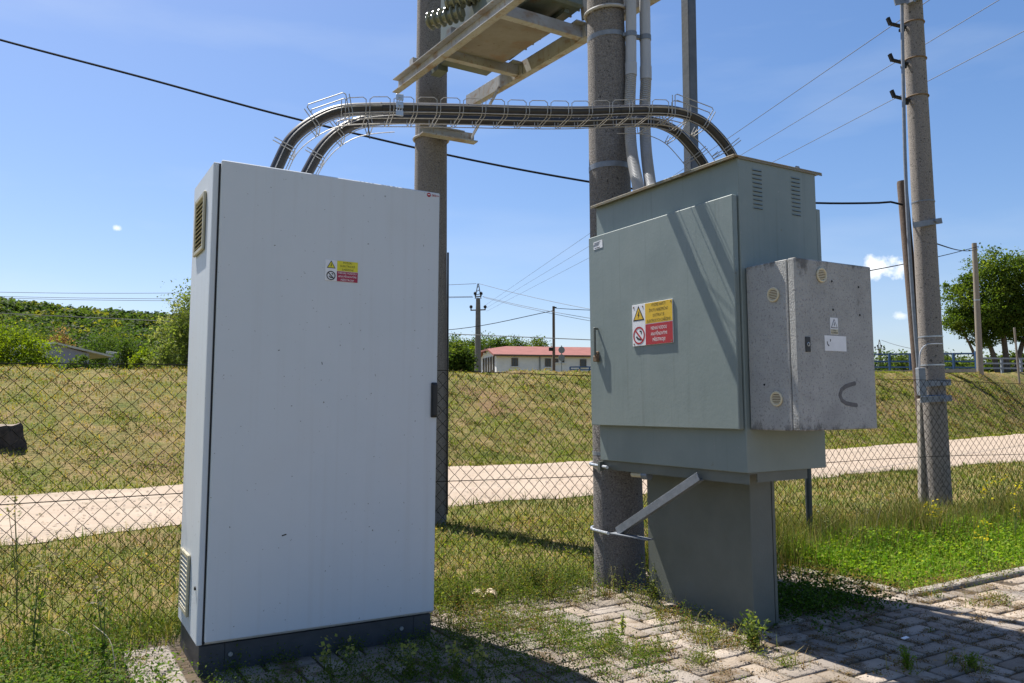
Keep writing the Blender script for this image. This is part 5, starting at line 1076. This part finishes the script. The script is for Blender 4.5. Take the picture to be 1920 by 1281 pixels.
# thin wires far off
def far(label, a, c, Ya, Yc, sag=0, r=.02, m='wirefar', grp='distant thin wires'):
    p0, p1 = atY(*a, Ya), atY(*c, Yc); pts = [p0 + (p1 - p0) * k - Z * sag * 4 * k * (1 - k) for k in (0, .25, .5, .75, 1)]; line(label, pts, r, M[m], grp, 24)
far('highest thin wire over the wooded hill, running to the tip of the line pole', (-90, 546.5), (893, 532), 66, 64, .42, .020)
far('second thin wire over the wooded hill, running to the line pole', (-90, 554), (886, 556), 66, 64, .26, .020)
far('third thin wire over the wooded hill, close under the second', (-90, 556.5), (887, 557.5), 66, 64, .33, .020)
far('long wire crossing low in front of the hill and over the red roof', (-90, 583), (1240, 643), 60, 46, .05, .026, 'wirefar')
far('slack dark wire hanging left from the wooden pole top', (560, 597), (1036, 583), 80, 58, 1.5, .028, 'wireblk')
far('highest wire from the line pole going right over the roof', (898, 532), (1180, 593), 64, 50, .15, .016)
far('second wire from the line pole going right over the roof', (905, 556), (1180, 608), 64, 50, .15, .016)
far('third wire from the line pole going right, just below the second', (907, 558), (1180, 614), 64, 50, .15, .016)
far('level wire from the wooden pole top to the right', (1041, 578), (1180, 583), 58, 54, .05, .022, 'wireblk')
far('upper slack wire from the right pole to the wooden pole on the bank', (1740, 452), (1835, 464), 9.5, 34, .14, .010, 'wireblk')
far('lower wire from the wooden pole on the bank towards the meter box', (1400, 546), (1835, 462), 14, 34, .10, .014, 'wireblk')
far('wire from the far line pole towards the right', (1653, 638), (1760, 660), 120, 90, .3, .035)

# ------------------------------------------------------------------ trees and bushes
def tree(name, label, base, ells, nclump, nleaf, size, cols, seed, trunks=None, spread=.2, fill=.35, group=None, cat='tree'):
    r = np.random.default_rng(seed); base = np.asarray(base, float); o = thing(name, label, cat, base, group)
    E_ = [(base[0] + a, base[1] + b, base[2] + c, d, e, f) for a, b, c, d, e, f in ells]
    np_mesh('crown', *crown(r, E_, nclump, nleaf, size, cols, spread, fill), M['leaf'], o)
    mb = MB()
    for (pts, r0, r1) in trunks or []:
        p = smoothpath([base + np.array(q, float) for q in pts], 9) if len(pts) > 2 else np.linspace(base + np.array(pts[0], float), base + np.array(pts[1], float), 5)
        mb.tube(p, np.linspace(r0, r1, len(p)), 8)
    if trunks: mb.build('trunk', M['bark'], o, smooth=True)
    return o
DK = [(.040, .080, .016), (.075, .120, .022), (.11, .15, .03)]; BR = [(.12, .19, .012), (.19, .25, .016), (.08, .13, .012)]; WL = [(.10, .15, .035), (.165, .21, .065), (.25, .28, .13)]
b0 = gnd(330, 36); k = 36 / F
tree('willow', 'pale silvery green willow beside the light grey cabinet', b0, [(1.1, 0, 2.7, 1.3, 1.4, 2.3), (0.1, 0, 1.7, 1.1, 1.2, 1.7), (-.75, -.2, .9, .8, 1, .9), (2.0, .2, 1.8, 1.2, 1.2, 1.8), (.3, 0, 3.0, .7, .8, 1.1)], 260, 80, .11, WL, 41, [([(0.3, 0, -.3), (.4, 0, 1.2), (.8, 0, 2.8)], .14, .03), ([(.3, 0, .4), (-.3, 0, 1.3)], .08, .02)], .17)
b0 = gnd(40, 46)
tree('acacia', 'bright yellow green leafy tree at the left edge', b0, [(-1.0, 0, 2.3, 1.7, 1.6, 1.75), (.9, 0, 2.0, 1.0, 1.2, 1.55), (-2.2, .2, 2.4, 1.4, 1.2, 1.7)], 170, 90, .14, BR, 42, [([(0, 0, -.4), (0, 0, 1.), (-.6, 0, 1.9)], .13, .04), ([(0, 0, .7), (.7, 0, 1.5)], .07, .02), ([(-1.8, 0, -.4), (-2, 0, 1.6)], .12, .04)], .22)
for (px, Y, ytop, w, cols, sd, lab) in ((150, 72, 668, 40, DK, 51, 'low dark bush in front of the lilac house'), (190, 90, 622, 62, DK, 52, 'rounded dark green tree right of the lilac house'), (235, 82, 630, 52, DK, 53, 'mid green bushy tree between the willow and the shed'), (112, 96, 612, 34, [(.21, .125, .075), (.27, .17, .11), (.16, .13, .05)], 54, 'reddish brown withered tree above the lilac house'), (265, 70, 655, 40, BR, 55, 'light green bush at the foot of the willow'),
                                (75, 100, 598, 60, DK, 56, 'dark tree standing behind the bright acacia'), (20, 105, 588, 70, DK, 57, 'tall dark tree behind the acacia at the left edge'), (212, 110, 590, 60, DK, 58, 'dense dark tree on the lower hill slope above the shed')):
    b0 = gnd(px, Y); kk = Y / F; H_ = hz(ytop, Y, px) - b0[2]; R_ = w * kk * .5
    tree('broadleaf_tree' if H_ > 3 else 'bush', lab, b0, [(0, 0, H_ * .58, R_, R_, H_ * .42), (-R_ * .5, 0, H_ * .42, R_ * .7, R_ * .7, H_ * .34), (R_ * .55, 0, H_ * .45, R_ * .65, R_ * .7, H_ * .34)], 90, 70, .21, cols, sd, [([(0, 0, -.4), (0, 0, H_ * .7)], .12, .04)], .22, group=None, cat='tree' if H_ > 3 else 'bush')
for (px, Y, ytop, w, sd, lab) in ((855, 52, 643, 58, 61, 'dark rounded tree close right of the pale cabinet'), (868, 105, 624, 74, 62, 'tallest dark tree behind the orange roofed house'), (905, 110, 627, 70, 63, 'green tree directly behind the line pole'), (938, 108, 628, 60, 64, 'green tree above the half hip of the white house'), (968, 118, 634, 58, 65, 'low green tree above the red roof ridge'), (1006, 125, 632, 46, 66, 'small separate grey green tree above the red roof'), (885, 80, 650, 40, 67, 'bright green young tree between the dark ones left of the house')):
    b0 = gnd(px, Y); kk = Y / F; H_ = hz(ytop, Y, px) - b0[2]; R_ = w * kk * .5; c_ = DK if sd != 67 else BR
    tree('broadleaf_tree', lab, b0, [(0, 0, H_ * .68, R_, R_, H_ * .30), (-R_ * .55, 0, H_ * .5, R_ * .65, R_ * .7, H_ * .34), (R_ * .55, 0, H_ * .52, R_ * .6, R_ * .7, H_ * .34)], 130, 90, .18 if Y < 60 else .25, c_, sd, [([(0, 0, -.4), (0, 0, H_ * .75)], .2, .05)], .2)
b0 = gnd(1880, 43)
tree('big_tree', 'large spreading tree with several dark trunks on the bank at the right', b0, [(-1.4, 0, 3.8, 1.5, 1.6, 1.5), (0.2, 0, 5.4, 1.7, 1.7, 1.5), (1.6, 0, 4.6, 1.7, 1.7, 2.0), (2.9, .3, 3.6, 1.6, 1.6, 2.0), (-.3, -.4, 3.3, 1.4, 1.4, 1.3), (-2.0, .2, 2.9, 1.0, 1.2, 1.0), (.6, .4, 3.0, 1.8, 1.4, 1.2), (-1.8, .1, 4.9, .9, 1.0, .8), (1.9, .2, 2.4, 1.7, 1.4, 1.1), (-.6, .3, 2.2, 1.2, 1.2, .8), (3.2, .3, 2.2, 1.3, 1.4, 1.3)], 760, 84, .125, [(.055, .10, .016), (.10, .155, .022), (.15, .20, .035)], 71,
     [([(-.2, 0, -.4), (-.5, 0, 1.2), (-1.2, 0, 2.8), (-1.9, 0, 4.2)], .17, .04), ([(0.3, 0, -.4), (.2, 0, 1.3), (0.1, 0, 3.2), (.3, 0, 5.6)], .19, .04), ([(.6, 0, -.4), (1.0, 0, 1.2), (1.7, 0, 3.2), (2.0, 0, 5.0)], .17, .04), ([(-.9, .2, -.4), (-1.5, .2, 1.4), (-2.2, .2, 2.8)], .13, .03), ([(.15, 0, 2.2), (-.7, 0, 3.6), (-.9, 0, 4.8)], .09, .02), ([(1.3, 0, 2.2), (.8, .1, 3.6), (1.1, 0, 4.9)], .08, .02), ([(2.4, .3, -.4), (2.6, .3, 2), (3.0, .2, 4.4)], .15, .04)], .15, .25)
for (px, Y, ytop, w, sd, lab) in ((1655, 62, 660, 60, 81, 'hazy green bush behind the blue rail, left of the right pole'), (1700, 60, 664, 50, 82, 'low green bush behind the rail at the right pole'), (1752, 58, 660, 46, 83, 'green bush behind the blue rail, right of the right pole'), (1800, 55, 668, 56, 84, 'dense low bush behind the rail beside the wooden pole'), (1868, 47, 672, 60, 85, 'low bush under the big tree'), (1925, 45, 664, 70, 86, 'bush under the big tree at the right edge')):
    b0 = gnd(px, Y); kk = Y / F; H_ = max(hz(ytop, Y, px) - b0[2], 1.2); R_ = w * kk * .55
    tree('bush', lab, b0, [(0, 0, H_ * .5, R_, R_, H_ * .5), (R_ * .5, 0, H_ * .35, R_ * .7, R_, H_ * .36)], 80, 60, .17, DK if sd % 2 else [(.06, .10, .02), (.10, .14, .03)], sd, None, .25, cat='bush')
for k, (px, ytop, lab) in enumerate(((20, 683, 'row of'), (75, 682, ''), (130, 681, ''), (170, 678, ''), (210, 680, ''), (260, 678, ''))):
    Y = 27; b0 = gnd(px, Y); b0[1] = Y; r = np.random.default_rng(90 + k); n = 26; p = np.stack([b0[0] + r.normal(0, .28, n), b0[1] + r.normal(0, .3, n), np.full(n, b0[2] - .05)], 1)
    h = max(hz(ytop, Y, px) - b0[2], .25)
    v, f, c = blades(r, p, r.uniform(.5, 1, n) * h, .03, palette(r, n, [(.24, .22, .21), (.12, .14, .07), (.17, .15, .16)], [2, 2, 1]), .15)
    o = np_mesh('weed_clump', v, f, c, M['twigdry'], org=b0); tag(o, ['greyish dry weed stalks on the crest under the bright acacia, at the left edge', 'second clump of grey weed stalks on the crest from the left edge', 'grey weed stalks on the crest before the lilac house', 'grey weed stalks on the crest at the right end of the lilac house', 'grey weed stalks on the crest below the shed', 'grey weed stalks on the crest at the foot of the willow'][k], 'weeds', 'weed clumps on the crest')

# ------------------------------------------------------------------ stump, scrap of cardboard, single plants
p = hit(6, 832); o = thing('tree_stump', 'dark rotting tree stump on the bank at the left edge', 'stump', p); zt = hz(797, p[1], 12) - p[2]; R_ = 27 * p[1] / F
r = np.random.default_rng(7); an = np.linspace(0, 2 * np.pi, 26, endpoint=False); wobb = 1 + .13 * np.sin(an * 3 + 1) + .10 * np.sin(an * 7) + r.normal(0, .05, 26); vs = []
for (z, k) in ((-.25, 1.35), (0.02, 1.15), (zt * .4, 1.0), (zt * .85, .95), (zt, .84)):
    for a, w in zip(an, wobb): vs.append(p + np.array([math.cos(a) * R_ * k * w, math.sin(a) * R_ * k * w, z + (.02 * math.sin(a * 2 + .6) + .012 * math.sin(a * 5) if k < .97 else 0)]))
mb = MB(); mb.add(vs, [(q * 26 + i, q * 26 + (i + 1) % 26, (q + 1) * 26 + (i + 1) % 26, (q + 1) * 26 + i) for q in range(4) for i in range(26)]); mb.build('bark', M['stumpbark'], o, smooth=True)
MB().add([q + Z * .001 for q in vs[-26:]], [tuple(range(26))]).build('cut_top', M['stumptop'], o)
p0 = ground(880, 1122, .03); mb = MB(); d = norm(ground(940, 1122, .03) - p0); nn = norm(np.cross(Z, d)); gx_c = np.linspace(0, .155, 20); hh = .030 * np.abs(np.sin(gx_c / .155 * math.pi * 2)) ** .8 + .012
vs = [p0 + d * x + nn * y + Z * (h + .004 * y / .08) for x, h in zip(gx_c, hh) for y in (-.035, .05)]
mb.add(vs, [(2 * i, 2 * i + 1, 2 * i + 3, 2 * i + 2) for i in range(19)]); o = mb.build('cardboard_scrap', M['cardboard'], org=p0); tag(o, 'curled sun bleached scrap of cardboard lying among weeds on the paving', 'litter')
sm = o.modifiers.new('thickness', 'SOLIDIFY'); sm.thickness = .003
for (px, py, lab) in ((1697, 1196, 'small white scrap of paper on the shaded paving'), (1508, 1026, 'white scrap lying in the clover near the fence post')):
    p = ground(px, py, .03); tag(MB().box(p, (norm(np.array([1, .3, .2])), norm(np.array([-.3, 1, 0])), norm(np.array([-.2, 0, 1]))), (.016, .010, .0012)).build('paper_scrap', M['white'], org=p), lab, 'litter')
def stalk(name, label, p, h, n, col, leafc, seed, head=None, lean=.2, grp=None, cat='plant', ls=.03):
    r = np.random.default_rng(seed); o = thing(name, label, cat, p, grp); mb = MB(); lv = []
    for k in range(n):
        a = r.uniform(0, 6.28); q = h * r.uniform(.7, 1.05); l = abs(r.normal(0, lean)) * q; e = p + np.array([math.cos(a) * l, math.sin(a) * l, q]); m_ = (p + e) / 2 + np.array([-math.cos(a), -math.sin(a), 0]) * l * .15
        mb.tube(smoothpath([p, m_, e], 7), np.linspace(.0028, .0012, 7), 5)
        if leafc is not None:
            for f in np.linspace(.15, .95, 9): c = p + (e - p) * f; lv.append(leafquads(r, c + r.normal(0, ls * .45, (3, 3)), ls * (1.15 - .5 * f), palette(r, 3, leafc, [1] * len(leafc)), up=.5, aspect=.45))
        if head: lv.append(leafquads(r, e + r.normal(0, .018, (14, 3)) * np.array([1, 1, 1.3]), .016, palette(r, 14, head, [1] * len(head)), up=.8, aspect=.9))
    mb.build('stem', col, o)
    if lv: np_mesh('leaves', *merge(lv), M['leaf'], o)
    return o
M['stemg'] = mat('green_stem', (.09, .13, .03), (.14, .16, .05), 20, .7); M['stemd'] = mat('dry_stem', (.40, .33, .20), (.48, .41, .27), 20, .8)
LV = [(.075, .13, .02), (.12, .175, .03), (.16, .20, .05)]
stalk('leafy_weed', 'bushy leafy weed growing at the foot of the pedestal beside the big pole', ground(1228, 1122, .012), .22, 11, M['stemg'], [(.10, .14, .03), (.15, .18, .06), (.19, .20, .08)], 101, lean=.45, grp='upright weeds', ls=.026)
stalk('leafy_weed', 'pale grey seedy weed standing against the base of the big pole', ground(1152, 1108, .012), .15, 5, M['stemd'], [(.30, .29, .22), (.36, .34, .27)], 102, lean=.15, grp='upright weeds', ls=.018)
stalk('leafy_weed', 'leafy weed at the front corner of the pedestal, in the shade', ground(1415, 1215, .012), .16, 9, M['stemg'], LV, 103, lean=.4, grp='upright weeds')
stalk('leafy_weed', 'tuft of weeds on the paving right of the cardboard scrap', ground(1000, 1112, .012), .20, 12, M['stemg'], [(.12, .16, .03), (.17, .19, .05), (.22, .22, .08)], 104, lean=.45, grp='upright weeds', ls=.022)
stalk('leafy_weed', 'weed with small leaves at the bottom right corner of the pale cabinet', ground(858, 1150, .012), .17, 10, M['stemg'], [(.12, .16, .03), (.17, .19, .05)], 105, lean=.45, grp='upright weeds', ls=.02)
stalk('leafy_weed', 'bright young sprig on the sunlit blocks before the pedestal', ground(1166, 1190, .012), .10, 3, M['stemg'], [(.20, .28, .03), (.25, .31, .05)], 106, lean=.2, grp='upright weeds', ls=.018)
stalk('leafy_weed', 'bright tuft of young grass on the shaded blocks right of the pedestal', ground(1700, 1255, .012), .09, 14, M['stemg'], [(.14, .24, .02)], 107, lean=.3, grp='upright weeds', ls=.014)
stalk('leafy_weed', 'small tuft on the shaded blocks near the bottom right corner', ground(1820, 1252, .012), .06, 10, M['stemg'], [(.14, .24, .02)], 108, lean=.4, grp='upright weeds', ls=.014)
YH = [(.48, .40, .02), (.55, .48, .05)]
for k, (px, py, h, lab) in enumerate(((1750, 1010, .42, 'yellow flowered stalk in front of the right pole foot'), (1850, 985, .50, 'tall yellow flowered stalk nearest the right edge but one'), (1880, 960, .55, 'tallest yellow flowered stalk near the right edge'), (1905, 1000, .45, 'yellow flowered stalk at the right edge'), (1838, 1040, .30, 'short yellow flowered stalk at the edge of the clover'))):
    p = ground(px, py + 30, 0); stalk('yellow_wildflower', lab, p, h, 3, M['stemg'], LV, 120 + k, YH, .18, 'yellow wildflowers by the fence', 'flower', .022)
for k, (px, py, h, lab) in enumerate(((620, 1275, .13, 'dry curled stalk before the plinth of the pale cabinet'), (770, 1268, .10, 'pair of yellowish flower heads under the pale cabinet'), (855, 1275, .13, 'yellowish flower heads in the shade right of the pale cabinet'), (905, 1278, .12, 'pale flower heads at the edge of the cabinet shadow'))):
    stalk('shade_wildflower', lab, ground(px, py, .012) + np.array([0, 0, 0]), h, 4, M['stemg'], LV, 140 + k, [(.30, .32, .09), (.36, .36, .14)], .3, 'small flowering weeds at the cabinet foot', 'flower', .016)
DH = [(.33, .30, .20), (.28, .24, .13)]
for k, (px, py, h, lab) in enumerate(((32, 1160, .62, 'tall umbel weed in front of the fence at the left edge'), (195, 1262, .36, 'dark upright stalk in front of the fence left of the cabinet'), (60, 1245, .50, 'leafy upright stalk at the lower left'), (1545, 1050, .42, 'flat headed umbel weed beside the fence post'), (1612, 1055, .44, 'flat headed umbel weed below the meter box'), (1675, 1045, .46, 'flat headed umbel weed left of the right pole'))):
    stalk('umbel_weed', lab, ground(px, py, 0), h, 2 if k > 2 else 3, M['stemg'], LV if k in (1, 2) else None, 160 + k, DH, .12, 'tall umbel weeds by the fence', 'plant', .03)
for k, (a, c, lab) in enumerate((((175, 1172), (218, 1262), 'bleached bent straw stalk lying in the near left weeds, the right one'), ((98, 1178), (142, 1228), 'bleached bent straw stalk in the near left weeds, the left one'), ((1630, 990), (1655, 925), 'pale bent straw stalk leaning on the fence right of the post'))):
    p0 = ground(*c, .05) if k < 2 else ground(a[0], a[1] + 40, .0); Yp = p0[1] if k < 2 else p0[1]; q = atY(*a, Yp + .1) if k < 2 else atY(*c, Yp); mid = (p0 + q) / 2 + np.array([.02, 0, .03])
    tag(MB().tube(smoothpath([p0, mid, q], 10), np.linspace(.0022, .0014, 10), 6).build('straw_stalk', M['stemd'], org=p0), lab, 'straw', 'bleached straw stalks')
